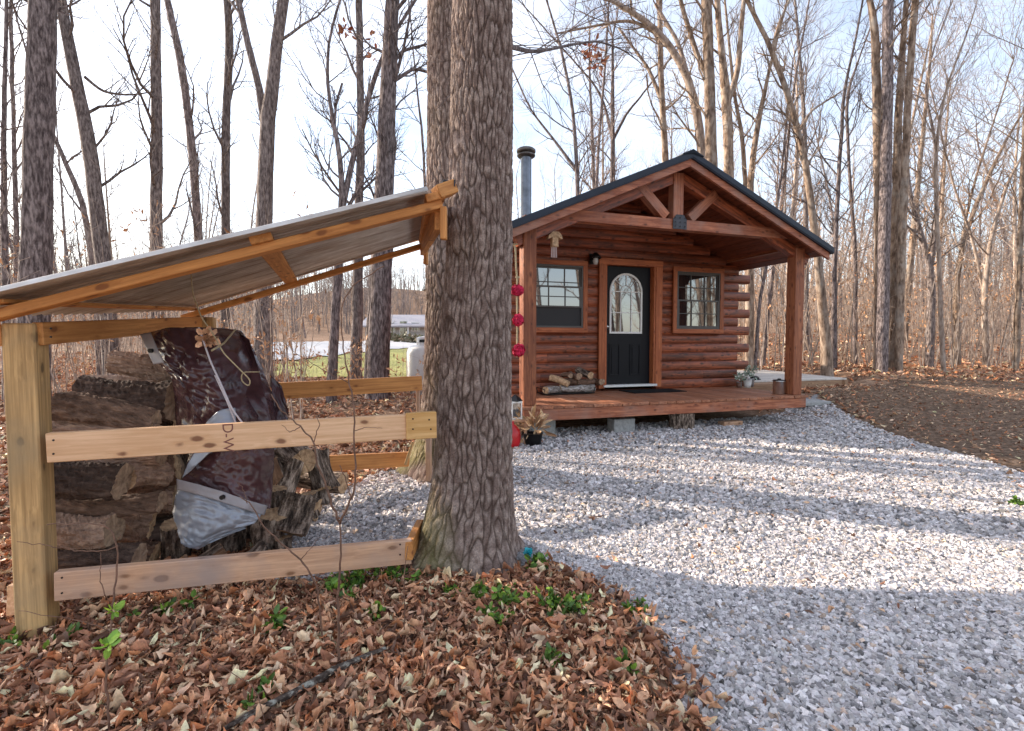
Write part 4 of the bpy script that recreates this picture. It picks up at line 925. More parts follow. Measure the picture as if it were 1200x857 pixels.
def roundlog(name, label, cat, p0, p1, r, m, seed=0, split=0.0, group=None, k=18, flat=None, nlen=10, rough=.06, ends=True):
    """a firewood billet: knobbly bark tube with cut end faces; split>0 flattens one side"""
    rg = np.random.RandomState(seed); p0 = Vector(p0); p1 = Vector(p1); mid = (p0 + p1) / 2; x = (p1 - p0); l = x.length; x.normalize()
    up = Vector((0, 0, 1)) if abs(x.z) < .8 else Vector((0, -1, 0)); z = (up - x * x.dot(up)).normalized(); y = z.cross(x)
    th = np.arange(k) * 2 * np.pi / k; prof = 1 + .10 * np.sin(th * 2 + rg.rand() * 6) * rg.rand() + .07 * np.sin(th * 3 + rg.rand() * 6)
    fl = np.zeros(k, bool)
    if split:
        a0 = rg.rand() * 6.28 if flat is None else flat
        cth = np.cos(th - a0); lim = 1 - split; fl = cth * prof > lim; prof = np.where(fl, lim / np.maximum(cth, .2), prof)
        if split > .5:
            c2 = np.cos(th - a0 - 1.9); f2 = c2 * prof > .35; prof = np.where(f2, .35 / np.maximum(c2, .25), prof); fl |= f2
    S = np.linspace(-.5, .5, nlen) * l
    A2, S2 = np.meshgrid(np.arange(k) / k, np.linspace(0, 1, nlen)); nr = 15 if r > .07 else 11
    e_, id_ = worley(seed, A2 * nr + 1, S2 * l / .20 + 1, nr); rdg = rg.normal(0, 1, k)
    wob = 1 + rough * (.9 * (np.clip(e_ * 2.2, 0, 1) - .6) + .9 * (id_ - .5) + .25 * rg.normal(0, 1, (nlen, k))) * 1.0; wob = np.where(fl[None], 1 + (wob - 1) * .35, wob)
    ef_ = np.ones(nlen); ef_[[0, -1]] = .3; wob = 1 + (wob - 1) * ef_[:, None]
    cyx = .012 * rg.normal(0, 1, 2)
    V = []
    for i, s_ in enumerate(S):
        rr = r * prof * wob[i] * (1 + .05 * math.sin(s_ * 9 + seed)); bend = (1 - (2 * s_ / l) ** 2)
        for j in range(k): V.append((s_ + (rg.normal(0, .003) if i in (0, nlen - 1) else 0), rr[j] * math.cos(th[j]) + cyx[0] * bend, rr[j] * math.sin(th[j]) + cyx[1] * bend))
    q = []; nf = []
    for i in range(nlen - 1):
        for j in range(k): q.append([i * k + j, i * k + (j + 1) % k, (i + 1) * k + (j + 1) % k, (i + 1) * k + j]); nf.append(1 if fl[j] and fl[(j + 1) % k] else 0)
    mb = MB(); mb.add(V, q); V2 = V[:k] + [(S[0] , 0, 0)] + V[-k:] + [(S[-1], 0, 0)]
    t_ = [[k, (j + 1) % k, j] for j in range(k)] + [[2 * k + 1, k + 1 + j, k + 1 + (j + 1) % k] for j in range(k)]
    mb.add(V2, None, t_); me = mb.mesh(name); me.materials.append(m); me.materials.append(M['endold' if (m.name.startswith('firewood_bark') and name == 'firewood_log' and l > .27) else 'endgrain']); me.materials.append(M['splitwood'])
    mi = [2 * a for a in nf] + [1] * (2 * k); me.polygons.foreach_set('material_index', mi)
    o = bpy.data.objects.new(name, me); COL.objects.link(o)
    Mx = Matrix(((x.x, y.x, z.x, mid.x), (x.y, y.y, z.y, mid.y), (x.z, y.z, z.z, mid.z), (0, 0, 0, 1))); o.matrix_world = Mx
    return tag(o, label, cat, group)
p = cab(.135, -.0); roundlog('stump', 'round cut tree stump set upright under the middle of the porch deck', 'stump', (p.x, p.y, -.02), (p.x, p.y, .245), .175, M['roundbark'], 5, k=22, rough=.03)
p = cab(3.45, .78); sl_ = link('paving_slab', board_mesh(.62, .42, .07, M['concrete'], .01), None, loc=(p.x, p.y, Tz(p.x, p.y) + .03)); sl_.rotation_euler = (0, 0, CY - .1); tag(sl_, 'flat pale stone slab on the gravel at the right end of the porch', 'slab')
p = cab(3.2, 1.15); sl_ = link('paving_slab', board_mesh(.5, .4, .06, M['concrete'], .01), None, loc=(p.x, p.y, Tz(p.x, p.y) + .05)); sl_.rotation_euler = (0, 0, CY + .12); tag(sl_, 'second pale slab tucked behind the first at the right end of the porch', 'slab')

# ------------------------------------------------------------------ weathered side deck right of the cabin
SD = thing('side_deck', 'weathered grey plank deck beyond the right side of the cabin', 'deck', CO, CY)
for i in range(24):
    v = 2.05 + .145 * (i + .5) * .95; ue = 6.0 + .30 * (v - 2.05)
    if v > 5.3: break
    beam('deck_board', (2.55, v, .022 + .001 * (i % 3)), (ue, v, .022 + .001 * (i % 3)), .135, .036, M['greydeck'], SD)
beam('rim_board', (2.50, 2.045, -.095), (6.02, 2.045, -.095), .04, .19, M['greyrim'], SD)
beam('rim_board', (5.99, 2.07, -.097), (6.9, 5.2, -.097), .04, .19, M['greyrim'], SD)
beam('corner_block', (5.93, 2.02, -.26), (5.93, 2.02, .0), .09, .09, M['greyrim'], SD, up=(0, -1, 0))
beam('step_board', (2.42, 1.62, .012), (3.9, 1.62, .012), .30, .03, M['greyrim'], SD)

# ------------------------------------------------------------------ things on and round the porch
rk = thing('log_rack', 'low black metal firewood tray on the porch left of the door', 'tray', cab(-1.16, 1.20, 0), CY)
mb = MB(); mb.box((0, 0, .02), (.86, .34, .012)); obj('tray', mb, M['blackmetal'], rk)
for s_ in (-1, 1): mb = MB(); mb.tube([(s_ * .42, -.16, .03), (s_ * .44, -.16, .10), (s_ * .44, .16, .10), (s_ * .42, .16, .03)], .008, 6); obj('handle', mb, M['blackmetal'], rk)
def plog(label, u0, v0, w0, u1, v1, w1, r, m, seed, split=0):
    return roundlog('firewood_log', label, 'firewood', cab(u0, v0, w0), cab(u1, v1, w1), r, M[m], seed, split, 'firewood on the porch tray', k=14, rough=.03)
plog('pale-barked birch-like log lying lengthwise, front left of the porch tray', -1.30, 1.10, .095, -.92, 1.09, .095, .058, 'birch', 31)
plog('pale-barked log lying lengthwise at the right end of the porch tray', -.92, 1.11, .09, -.70, 1.12, .09, .055, 'birch', 32)
plog('rough white-flecked split log at the left end of the porch tray', -1.58, 1.02, .09, -1.28, 1.16, .08, .065, 'birch', 33, .3)
plog('fresh orange-cut log slanting across the left of the porch tray', -1.42, 1.22, .27, -1.20, 1.00, .17, .05, 'endgrain', 34)
plog('small round log end, leftmost of the three on top of the porch pile', -1.16, 1.02, .30, -1.17, 1.30, .30, .038, 'logbark', 35)
plog('middle round log end on top of the porch pile', -1.02, 1.00, .29, -1.02, 1.32, .30, .052, 'logbark', 36)
plog('largest round log end with mauve bark at the top of the porch pile', -.83, .98, .30, -.89, 1.30, .36, .062, 'roundbark', 37)
plog('single round log end at the right side of the porch pile', -.62, 1.0, .195, -.63, 1.28, .19, .055, 'logbark', 38)
plog('dark log in the second layer of the porch pile, left part', -1.28, 1.12, .19, -1.02, 1.14, .19, .05, 'logbark', 39)
plog('dark log in the second layer of the porch pile, right part', -1.00, 1.12, .19, -.70, 1.13, .19, .05, 'logbark', 40)
# door mat
mt_ = MB(); mt_.box((0, 0, .006), (1.0, .50, .012)); mm_ = obj('doormat', mt_, M['mat'], None, loc=cab(.40, 1.12, .002)); mm_.rotation_euler = (0, 0, CY); tag(mm_, 'black rubber doormat in front of the cabin door', 'mat')
# hanging wooden chime / bird
hg = thing('hanging_ornament', 'small pale wooden bird-feeder chime hanging under the left end of the tie beam', 'ornament', cab(-1.90, -.04, 2.25), CY)
mb = MB(); mb.prism([(-.10, -.10), (-.085, -.05), (-.035, .0), (.045, .0), (.09, -.045), (.10, -.09), (.07, -.085), (.0, -.035), (-.06, -.085)], .10, -.05); obj('roof', mb, M['endgrain'], hg)
mb = MB(); mb.prism([(-.035, -.19), (.05, -.19), (.045, -.03), (-.035, -.03)], .07, -.035); obj('body', mb, M['endgrain'], hg)
mb = MB(); 
for a in (-.03, -.01, .01, .03): mb.tube([(a, 0, -.19), (a * 1.15, 0, -.325)], .008, 6, cap=True)
obj('chime_tube', mb, plain('pale_tube', (.55, .42, .40), .6), hg)
mb = MB(); mb.tube([(0, 0, 0), (0, 0, .16)], .003, 4); obj('cord', mb, M['rope'], hg)
# garland of pink paper flowers
gl = thing('flower_garland', 'jute rope with three pink paper roses hanging left of the porch post', 'garland', cab(-2.47, -.10, 2.05), CY)
mb = MB(); mb.tube([(.0, 0, 0), (.02, 0, -.05), (.03, 0, -.3), (.045, 0, -.42), (.04, 0, -.6), (.045, 0, -1.0), (.04, 0, -1.42)], .013, 6); mb.tube([(-.07, 0, .0), (.05, 0, .0)], .010, 6, cap=True); mb.box((.05, 0, -.41), (.05, .03, .02)); obj('rope', mb, M['rope'], gl)
fm = None
for k_, (z, s_) in enumerate([(-.575, 1.0), (-.95, .98), (-1.33, 1.05)]):
    if fm is None:
        mb = MB(); rg = np.random.RandomState(4)
        for _ in range(70):
            d = unit(rg.normal(0, 1, 3)); c_ = d * .045; a = unit(np.cross(d, rg.normal(0, 1, 3))); b2 = np.cross(d, a); r_ = .028 + .014 * rg.rand(); d2 = d * .02
            mb.add([c_ - a * r_, c_ - b2 * r_ + d2, c_ + a * r_ + d2 * .5, c_ + b2 * r_ + d2], [[0, 1, 2, 3]])
        fm = mb.mesh('flower'); fm.materials.append(M['pink'])
    f_ = link('flower', fm, None, gl, loc=(.04 + .01 * k_, -.02, z)); f_.scale = (s_ * 1.25, s_ * 1.1, s_ * 1.05); f_.rotation_euler = (k_, k_ * 2, k_)
# pale side step, lantern, plants at the left end of the porch
sp = thing('side_step', 'pale wooden step box against the left end of the porch', 'step', cab(-2.78, .55, -.44), CY)
for i in range(4): beam('tread_board', (-.38 + .0, -.42 + i * .21, .415), (.36, -.42 + i * .21, .415), .20, .03, M['lumber'], sp)
for i in range(3): beam('side_board', (-.36, -.54, .08 + i * .13), (.36, -.54, .08 + i * .13), .025, .12, M['lumber'], sp)
for s_ in (-.37, .37): beam('end_board', (s_, -.52, .21), (s_, .42, .21), .025, .36, M['lumber'], sp)
ln_ = thing('lantern', 'small white lantern with dark cap on the pale step', 'lantern', cab(-2.52, -.30, -.12), CY)
mb = MB(); mb.box((0, 0, .01), (.14, .14, .02)); mb.box((0, 0, .21), (.14, .14, .02))
for a in (-.06, .06):
    for b_ in (-.06, .06): mb.box((a, b_, .11), (.015, .015, .18))
obj('frame', mb, M['white'], ln_)
mb = MB(); mb.box((0, 0, .11), (.10, .10, .18)); obj('glass', mb, M['glass'], ln_)
mb = MB(); mb.lathe([(.10, .22), (.06, .26), (.02, .29), (.001, .30)], (0, 0, 0), 4); obj('cap', mb, M['blackmetal'], ln_)
st_ = thing('plant_stand', 'short wooden stand holding the lantern beside the porch post', 'stand', cab(-2.52, -.30, -.44), CY)
beam('top', (-.12, 0, .305), (.12, 0, .305), .24, .025, M['lumberw'], st_)
for a in (-.1, .1):
    for b_ in (-.1, .1): beam('leg', (a, b_, .0), (a, b_, .292), .03, .03, M['lumberw'], st_, up=(0, -1, 0))
def foliage(mb, c, n_, rad, size, seed, cols, up=.3, asp=.45, hgt=1.0):
    rg = np.random.RandomState(seed)
    for _ in range(n_):
        d = unit(rg.normal(0, 1, 3) * np.array([1, 1, .8]) + np.array([0, 0, up])); p_ = np.array(c) + d * rad * rg.uniform(.2, 1) * np.array([1, 1, hgt]); s_ = size * rg.uniform(.6, 1.25)
        a = unit(d + rg.normal(0, .5, 3)); b2 = unit(np.cross(a, rg.normal(0, 1, 3))); n3 = np.cross(a, b2)
        V = [p_, p_ + a * s_ * .35 + b2 * s_ * asp * .5 + n3 * s_ * .06, p_ + a * s_ * .8 + b2 * s_ * asp * .36, p_ + a * s_ - n3 * s_ * .08, p_ + a * s_ * .8 - b2 * s_ * asp * .36, p_ + a * s_ * .35 - b2 * s_ * asp * .5 + n3 * s_ * .06]
        mb.add(V, [[0, 1, 2, 3], [0, 3, 4, 5]], None, np.array(cols[rg.randint(len(cols))]) * rg.uniform(.75, 1.25))
GR = [(.10, .19, .025), (.18, .29, .035), (.06, .12, .02)]; GY = [(.30, .38, .30), (.5, .55, .48), (.16, .22, .15)]; DRY = [(.62, .40, .22), (.74, .52, .32), (.38, .22, .12)]
def pot(name, label, loc, r, h, m, fol, n_=60, rad=.1, size=.07, seed=0, zf=None, rz=0, asp=.45):
    t = thing(name, label, 'potted plant', loc, rz); mb = MB(); mb.lathe([(.001, 0), (r * .75, 0), (r * .9, h * .5), (r, h * .97), (r * 1.06, h), (r * .95, h), (r * .9, h * .9), (.001, h * .88)], (0, 0, 0), 18); obj('pot', mb, m, t, smooth=True)
    mb = MB(); foliage(mb, (0, 0, zf or h * 1.1), n_, rad, size, seed, fol, .6, asp); obj('foliage', mb, M['greenleaf'], t); return t
pot('potted_plant', 'black pot with curling dry tan fronds on the ground left of the porch', cab(-2.33, -.42, -.435), .12, .15, M['blackmetal'], DRY, 60, .15, .17, 3, .2, asp=.25)
pot('potted_plant', 'white-leaved plant in a pale pot standing on the side step', cab(-2.62, .35, -.01), .09, .12, M['white'], [(.7, .72, .62), (.12, .22, .05), (.5, .55, .35)], 50, .12, .1, 5)
tp_ = thing('watering_can', 'bright red rounded plastic can on the ground by the foreground trunk', 'can', cab(-2.62, -.46, -.435), CY)
mb = MB(); mb.lathe([(.001, 0), (.085, 0), (.105, .05), (.11, .14), (.10, .21), (.06, .26), (.03, .28), (.03, .31), (.001, .31)], (0, 0, 0), 16); obj('body', mb, M['red'], tp_, smooth=True)
mb = MB(); mb.tube([(-.05, 0, .27), (-.10, 0, .30), (-.13, 0, .22), (-.11, 0, .12)], .012, 6); obj('handle', mb, M['red'], tp_, smooth=True)
pot('potted_plant', 'silvery plant in a small tin by the cabin corner, leftmost of the tins', cab(2.30, 1.22, .001), .055, .10, M['steel'], GY, 60, .10, .06, 7, .16)
pot('potted_plant', 'silvery plant in a white tin in the middle of the tins by the cabin corner', cab(2.47, 1.20, .001), .075, .15, M['white'], GY, 50, .10, .06, 8, .20)
pot('potted_plant', 'plant with pale flowers in a shiny tin nearest the side deck', cab(2.66, 1.32, .001), .065, .15, M['steel'], GY, 70, .12, .06, 9, .27)
cn = thing('metal_can', 'shiny steel can with lid at the foot of the right porch post', 'can', cab(2.03, .08, .001), CY)
mb = MB(); mb.lathe([(.001, 0), (.085, 0), (.09, .01), (.09, .20), (.094, .205), (.094, .215), (.085, .22)], (0, 0, 0), 20); obj('body', mb, M['steel'], cn, smooth=True)
mb = MB(); mb.lathe([(.094, .218), (.09, .228), (.03, .235), (.02, .25), (.001, .25)], (0, 0, 0), 20); obj('lid', mb, M['blackmetal'], cn, smooth=True)
bt = thing('shoe', 'dark shoe lying near the front edge of the weathered side deck', 'shoe', cab(3.62, 2.20, .042), CY + .3)
mb = MB(); mb.tube([(-.14, 0, .04), (-.06, 0, .05), (.05, 0, .045), (.13, 0, .03)], [.035, .045, .04, .025], 10, cap=True); obj('upper', mb, M['blackmetal'], bt, smooth=True)
mb = MB(); mb.box((0, 0, .008), (.29, .09, .016)); obj('sole', mb, M['mat'], bt)

# ------------------------------------------------------------------ woodshed lean-to
A0 = W(30, 600, 2.02)                      # centre of the near post's front face
SH = thing('woodshed', 'open lean-to woodshed of pale lumber with corrugated metal roof, built against two trees', 'woodshed', (A0.x, A0.y, 0), 0)
SHO = Vector((A0.x, A0.y, 0))
def S(px, py, Y): return W(px, py, Y) - SHO
YW = .34; SX = Vector((math.cos(YW), math.sin(YW), 0)); SY = Vector((-math.sin(YW), math.cos(YW), 0))
zt = W(25, 379, 2.04).z
pc = Vector((A0.x, A0.y, 0)) + SY * .055
def post(name, c, z0, z1, s_, m, lean=(0, 0)):
    return beam(name, Vector((c.x, c.y, z0)) - SHO, Vector((c.x + lean[0], c.y + lean[1], z1)) - SHO, s_, s_, m, SH, up=SY, bev=.006)
post('corner_post', pc, -.15, zt, .108, M['treated'])
B0 = W(243, 372, 3.86); post('corner_post', Vector((B0.x, B0.y, 0)), -.1, B0.z, .10, M['treated'])
L2, LO = M['lumber'], M['lumber2']
# header from the near post back to the far one
beam('header_board', S(44, 391.5, 2.06), S(236, 378.5, 3.84), .038, .094, LO, SH)
beam('header_board', S(-30, 394, 2.0), S(6, 393, 2.03), .038, .088, LO, SH)
# rafters laid on the flat
fr0, fr1 = S(-70, 386.5, 1.93), S(517, 240.5, 2.46)
beam('rafter', fr0, fr1, .070, .040, LO, SH, up=(0, 0, 1))
br0, br1 = S(214, 373, 3.78), S(503, 286, 4.22)
beam('rafter', br0, br1, .070, .040, LO, SH)
# purlins front to back, between rafters and sheet
def lerp(a, b_, t): return a + (b_ - a) * t
rn = Vector((fr1 - fr0)).cross(br0 - fr0).normalized(); rn = rn if rn.z > 0 else -rn
for t_, u_ in ((.12, .05), (.595, .42), (.99, .97)):
    a = lerp(fr0, fr1, t_) + rn * .038; b_ = lerp(br0, br1, u_ if t_ < .9 else .985) + rn * .038
    e = (a - b_).normalized()
    beam('purlin', a + e * .06, b_ - e * .05, .092 if t_ > .2 else .035, .036 if t_ > .2 else .016, LO, SH, up=rn)
# upper header and small boards on the trees
beam('header_board', S(514, 253, 2.47), S(495, 290, 4.25), .038, .135, LO, SH)
beam('cleat', S(520, 243, 2.44), S(520, 281, 2.44), .030, .040, LO, SH, up=(0, -1, 0))
beam('cleat', S(499, 284, 4.30), S(499, 310, 4.30), .030, .07, LO, SH, up=(0, -1, 0))
beam('cap_block', S(511, 227, 2.42), S(531, 220, 2.46), .09, .062, LO, SH)
mb = MB(); c = S(524, 215.5, 2.46); mb.box(c, (.055, .09, .006), .3); mb.box(c + Vector((.03, -.01, -.012)), (.006, .08, .03), .3); obj('flashing', mb, M['roof'], SH)
# corrugated sheets
ef = (fr0 - br0).normalized(); eg = (fr1 - br1).normalized(); up_ = (fr1 - fr0).normalized()
c00 = fr0 + ef * .13 + rn * .057 - up_ * .05; c10 = fr1 + eg * .13 + rn * .057 - up_ * .05; c01 = br0 - ef * .10 + rn * .057 - up_ * .02; c11 = br1 - eg * .10 + rn * .057 - up_ * .03
nsh = 3
for s_ in range(nsh):
    nu, nv = 14, 121; U = np.linspace(0, 1, nu); Vv = np.linspace(s_ / nsh, (s_ + 1) / nsh + (.012 if s_ < nsh - 1 else 0), nv); 
    wid = (Vector(c01) - Vector(c00)).length; P = []
    for u in U:
        for v in Vv:
            p = lerp(lerp(c00, c10, u), lerp(c01, c11, u), v); ph = v * wid / .0677
            tr_ = ph % 1; h = .022 * min(1, max(0, 2.0 - 4.0 * abs(tr_ - .5) * 1.25)) + .0007 * s_
            P.append(p + rn * (h + .002 * math.sin(u * 7 + v * 9)))
    q = [[i * nv + j, (i + 1) * nv + j, (i + 1) * nv + j + 1, i * nv + j + 1] for i in range(nu - 1) for j in range(nv - 1)]
    mb = MB(); mb.add([tuple(p) for p in P], q); o = obj('roof_sheet', mb, M['galv'], SH, smooth=True)
    so_ = o.modifiers.new('thick', 'SOLIDIFY'); so_.thickness = .0012
# rails
r0, r1 = S(57, 524.5, 2.05), S(476, 499.8, 2.44)
trl = beam('rail', r0, r1, .038, .122, L2, SH)
beam('rail_end', S(475.5, 499.5, 2.425), S(511, 497.5, 2.47), .040, .131, M['lumber2'] if False else wood('yellow_lumber', (.74, .46, .20), (.55, .30, .10), (.2, .08, .03), .6, .05, 30, .7), SH)
beam('rail', S(66, 686, 2.05), S(482, 645.5, 2.47), .038, .122, M['lumberw'], SH)
beam('rail_end', S(479, 646, 2.44), S(492, 618, 2.86), .038, .09, LO, SH)
beam('side_rail', S(14, 704, 2.13), S(150, 610, 3.6), .038, .13, L2, SH)
beam('rail', S(322, 458.5, 3.86), S(494, 449, 4.42), .038, .128, LO, SH)
beam('rail', S(330, 546, 3.86), S(479, 538, 4.42), .038, .128, LO, SH)
beam('stake', S(502.5, 506, 4.36), S(502.5, 562, 4.36), .04, .09, M['lumberw'], SH, up=(0, -1, 0))
beam('cleat', S(490, 456, 4.45), S(490, 487, 4.45), .03, .05, M['lumberw'], SH, up=(0, -1, 0))
beam('brace_scrap', S(484, 518, 4.30), S(475, 545, 4.25), .02, .05, M['treated'], SH, up=(0, -1, 0))
nm = MB(); nm.tube([(0, .0, 0), (0, -.0035, 0)], .0042, 8, cap=True); nme = nm.mesh('nail_head'); nme.materials.append(M['blackmetal'])
def nails(px, py, Y, n_=2, dy=14, dx=0):
    for k in range(n_):
        p = S(px + dx * k, py + dy * k, Y); link('nail_head', nme, None, SH, loc=p)
nails(484, 491, 2.40, 2, 12); nails(503, 492, 2.43, 2, 11, 2); nails(63, 516, 2.026, 2, 16); nails(73, 677, 2.03, 2, 18); nails(469, 638, 2.43, 2, 12); nails(60, 385, 2.055, 2, 10)
# grade stamp printed on the front rail
cu = bpy.data.curves.new('stamp', 'FONT'); cu.body = 'D-W'; cu.size = .062; cu.align_x = 'CENTER'; cu.align_y = 'CENTER'
to = bpy.data.objects.new('tmp', cu); COL.objects.link(to); dg = bpy.context.evaluated_depsgraph_get(); me = bpy.data.meshes.new_from_object(to.evaluated_get(dg)); bpy.data.objects.remove(to)
ink = plain('stamp_ink', (.22, .085, .07), .7, 0, .2, .1); me.materials.clear(); me.materials.append(ink)
sto = bpy.data.objects.new('grade_stamp', me); COL.objects.link(sto); sto.parent = trl
Mr, lr = frame(r0, r1); t_ = (267 - 57) / (476 - 57) * .92 
sto.matrix_local = Matrix.Translation((-lr / 2 + lr * t_ - 0.0, -.0197, 0)) @ Matrix.Rotation(R(90), 4, 'X') @ Matrix.Rotation(R(-90), 4, 'Z')

# ------------------------------------------------------------------ firewood in the shed
FW = 'firewood stacked in the woodshed'
def flog(label, a, b_, r, seed, m='logbark', split=0, flat=None, rough=.13, k=44, n=34):
    return roundlog('firewood_log', label, 'firewood', W(*a), W(*b_), r, M[m if m != 'logbark' else ('logbark2', 'logbark', 'logbark2', 'logbark3')[seed % 4]], seed, split, FW, k, flat, n, rough)
front = [
 ('black knotty log poking out at the very top of the stack under the tarp edge', (133, 424, 2.95), (215, 438, 3.0), .085, 0),
 ('big round grey-brown log high in the stack with its mossy end facing right', (100, 462, 2.72), (207, 470, 2.72), .125, 0),
 ('tan log lying beneath the black top log, its left end over the open woods', (100, 452, 3.2), (190, 450, 3.3), .085, 0),
 ('long split pale-faced log resting slanted just above the front rail', (64, 478, 2.32), (182, 496, 2.40), .075, .5),
 ('thin dark log directly on the line of the front rail below the split pale log', (60, 502, 2.33), (185, 506, 2.4), .045, 0),
 ('large split log just under the front rail at the left, showing a splintered face', (60, 560, 2.30), (146, 564, 2.34), .098, .3),
 ('short split log with orange end under the front rail, right of the large split one', (146, 560, 2.40), (190, 556, 2.6), .085, .35),
 ('flat peeling log in the middle of the stack with pale torn bark', (62, 590, 2.36), (190, 588, 2.42), .058, .3),
 ('round scaly log filling the left side below the peeling log', (60, 620, 2.30), (134, 621, 2.33), .088, 0),
 ('bottom log of the stack with a broken ragged right end above the lower rail', (62, 656, 2.28), (164, 654, 2.32), .078, 0),
 ('small dark log wedged behind the round scaly log', (128, 612, 2.55), (178, 616, 2.62), .085, 0),
 ('dark log behind the ragged bottom log', (120, 648, 2.6), (182, 652, 2.66), .085, 0),
 ('log behind the front rail in the middle of the stack', (62, 534, 2.44), (190, 530, 2.52), .072, 0),
 ('dark log behind the upper right of the stack next to the tarp', (150, 512, 2.75), (206, 508, 2.85), .10, 0),
 ('dark log low in the right rear of the stack', (150, 590, 2.8), (205, 586, 2.9), .10, 0),
 ('dark log in the shadow at the right rear of the stack', (150, 560, 2.8), (208, 548, 2.9), .10, 0),
 ('lowest log lying on the leaves under the lower rail', (90, 700, 2.35), (185, 698, 2.45), .07, 0)]
for i, (lb, a, b_, r, sp_) in enumerate(front): flog(lb, a, b_, r * .84, 50 + i, 'logbark', sp_, flat=(-1.2 if sp_ else None))
back = 0  # rear rows use darker bark: shade in the gaps put into colour
for row in range(5):
    for dep in (2.95, 3.25, 3.55):
        p = W(150, 500, dep); z = .09 + row * .185; x0 = W(95, 500, dep).x; back += 1
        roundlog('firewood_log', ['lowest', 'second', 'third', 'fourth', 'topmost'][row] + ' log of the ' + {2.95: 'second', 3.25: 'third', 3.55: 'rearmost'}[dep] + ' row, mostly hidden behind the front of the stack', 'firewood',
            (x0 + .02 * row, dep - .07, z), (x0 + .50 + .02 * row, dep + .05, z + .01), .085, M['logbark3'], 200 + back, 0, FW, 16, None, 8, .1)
rounds = [  # upright and tumbled rounds to the right of the stack: label, top, foot, radius, split
 ('upright round with a pale cut top just left of the silver tarp corner', (206, 614, 2.75), (206, 652, 2.78), .085, 0),
 ('split wedge with pale faces lying below the silver tarp corner', (226, 668, 2.55), (262, 644, 2.65), .055, .5),
 ('dark upright round under the lower edge of the silver tarp', (264, 612, 2.85), (262, 656, 2.88), .12, 0),
 ('thin slab of wood leaning behind the lower rail right of the wedge', (284, 660, 2.6), (306, 640, 2.75), .04, .4),
 ('upright round with a bright cut top beside the tarp hem', (322, 602, 2.82), (321, 642, 2.86), .088, 0),
 ('round with a pale cut top sitting above another, right of the tarp', (320, 572, 3.0), (318, 604, 3.0), .085, 0),
 ('low cut piece with a pale top edge just behind the lower rail', (320, 650, 2.66), (322, 672, 2.66), .10, .3),
 ('small short round beside the low cut piece behind the lower rail', (332, 630, 2.8), (336, 652, 2.8), .055, 0),
 ('large half-split block leaning against the pile at its front right', (352, 582, 2.95), (338, 625, 2.85), .115, .35),
 ('grey twisted split log standing in the middle of the pile', (346, 540, 3.2), (332, 580, 3.1), .075, .4),
 ('round log lying on the pile with a dark mossy bark, below the front rail', (326, 522, 3.35), (352, 545, 3.2), .095, 0),
 ('log lying across the top of the pile, its pale cut end facing right', (338, 526, 3.35), (356, 541, 3.2), .10, 0),
 ('small split log at the top left of the pile beside the tarp edge', (316, 540, 3.1), (326, 566, 3.1), .06, .4),
 ('tall leaning log with a cut top at the right end of the pile', (366, 530, 3.4), (378, 574, 3.3), .065, 0),
 ('second tall leaning log with pale flank at the far right of the pile', (378, 528, 3.5), (391, 572, 3.45), .055, .3),
 ('log with a cut end facing up between the leaning logs', (376, 562, 3.35), (378, 592, 3.3), .062, 0),
 ('short round with reddish cut top at the foot of the leaning logs', (362, 578, 3.2), (366, 606, 3.2), .06, 0),
 ('dark log low in the hollow of the pile', (330, 592, 3.2), (372, 598, 3.2), .09, 0),
 ('dark upright log behind the tarp near the ground', (238, 640, 3.0), (236, 680, 3.0), .1, 0),
 ('dark log lying between the tarp and the pile', (296, 560, 3.2), (300, 640, 3.1), .10, 0),
 ('log at the back of the pile under the back rail', (350, 560, 3.7), (402, 566, 3.6), .08, 0)]
for i, (lb, a, b_, r, sp_) in enumerate(rounds): flog(lb, a, b_, r * .88, 300 + i, 'roundbark', sp_, rough=.055)
for i, (a, b_, r) in enumerate([((255, 560, 3.2), (250, 690, 3.2), .14), ((285, 560, 3.35), (280, 680, 3.3), .14), ((225, 470, 3.3), (222, 660, 3.3), .12), ((268, 430, 3.45), (266, 560, 3.4), .14), ((300, 470, 3.4), (304, 560, 3.4), .10)]):
    flog(['thick dark upright log hidden under the tarp front', 'thick dark upright log hidden under the tarp middle', 'tall log carrying the tarp at its left', 'tall log carrying the top of the tarp', 'log propping the right fold of the tarp'][i], a, b_, r, 400 + i, 'roundbark')

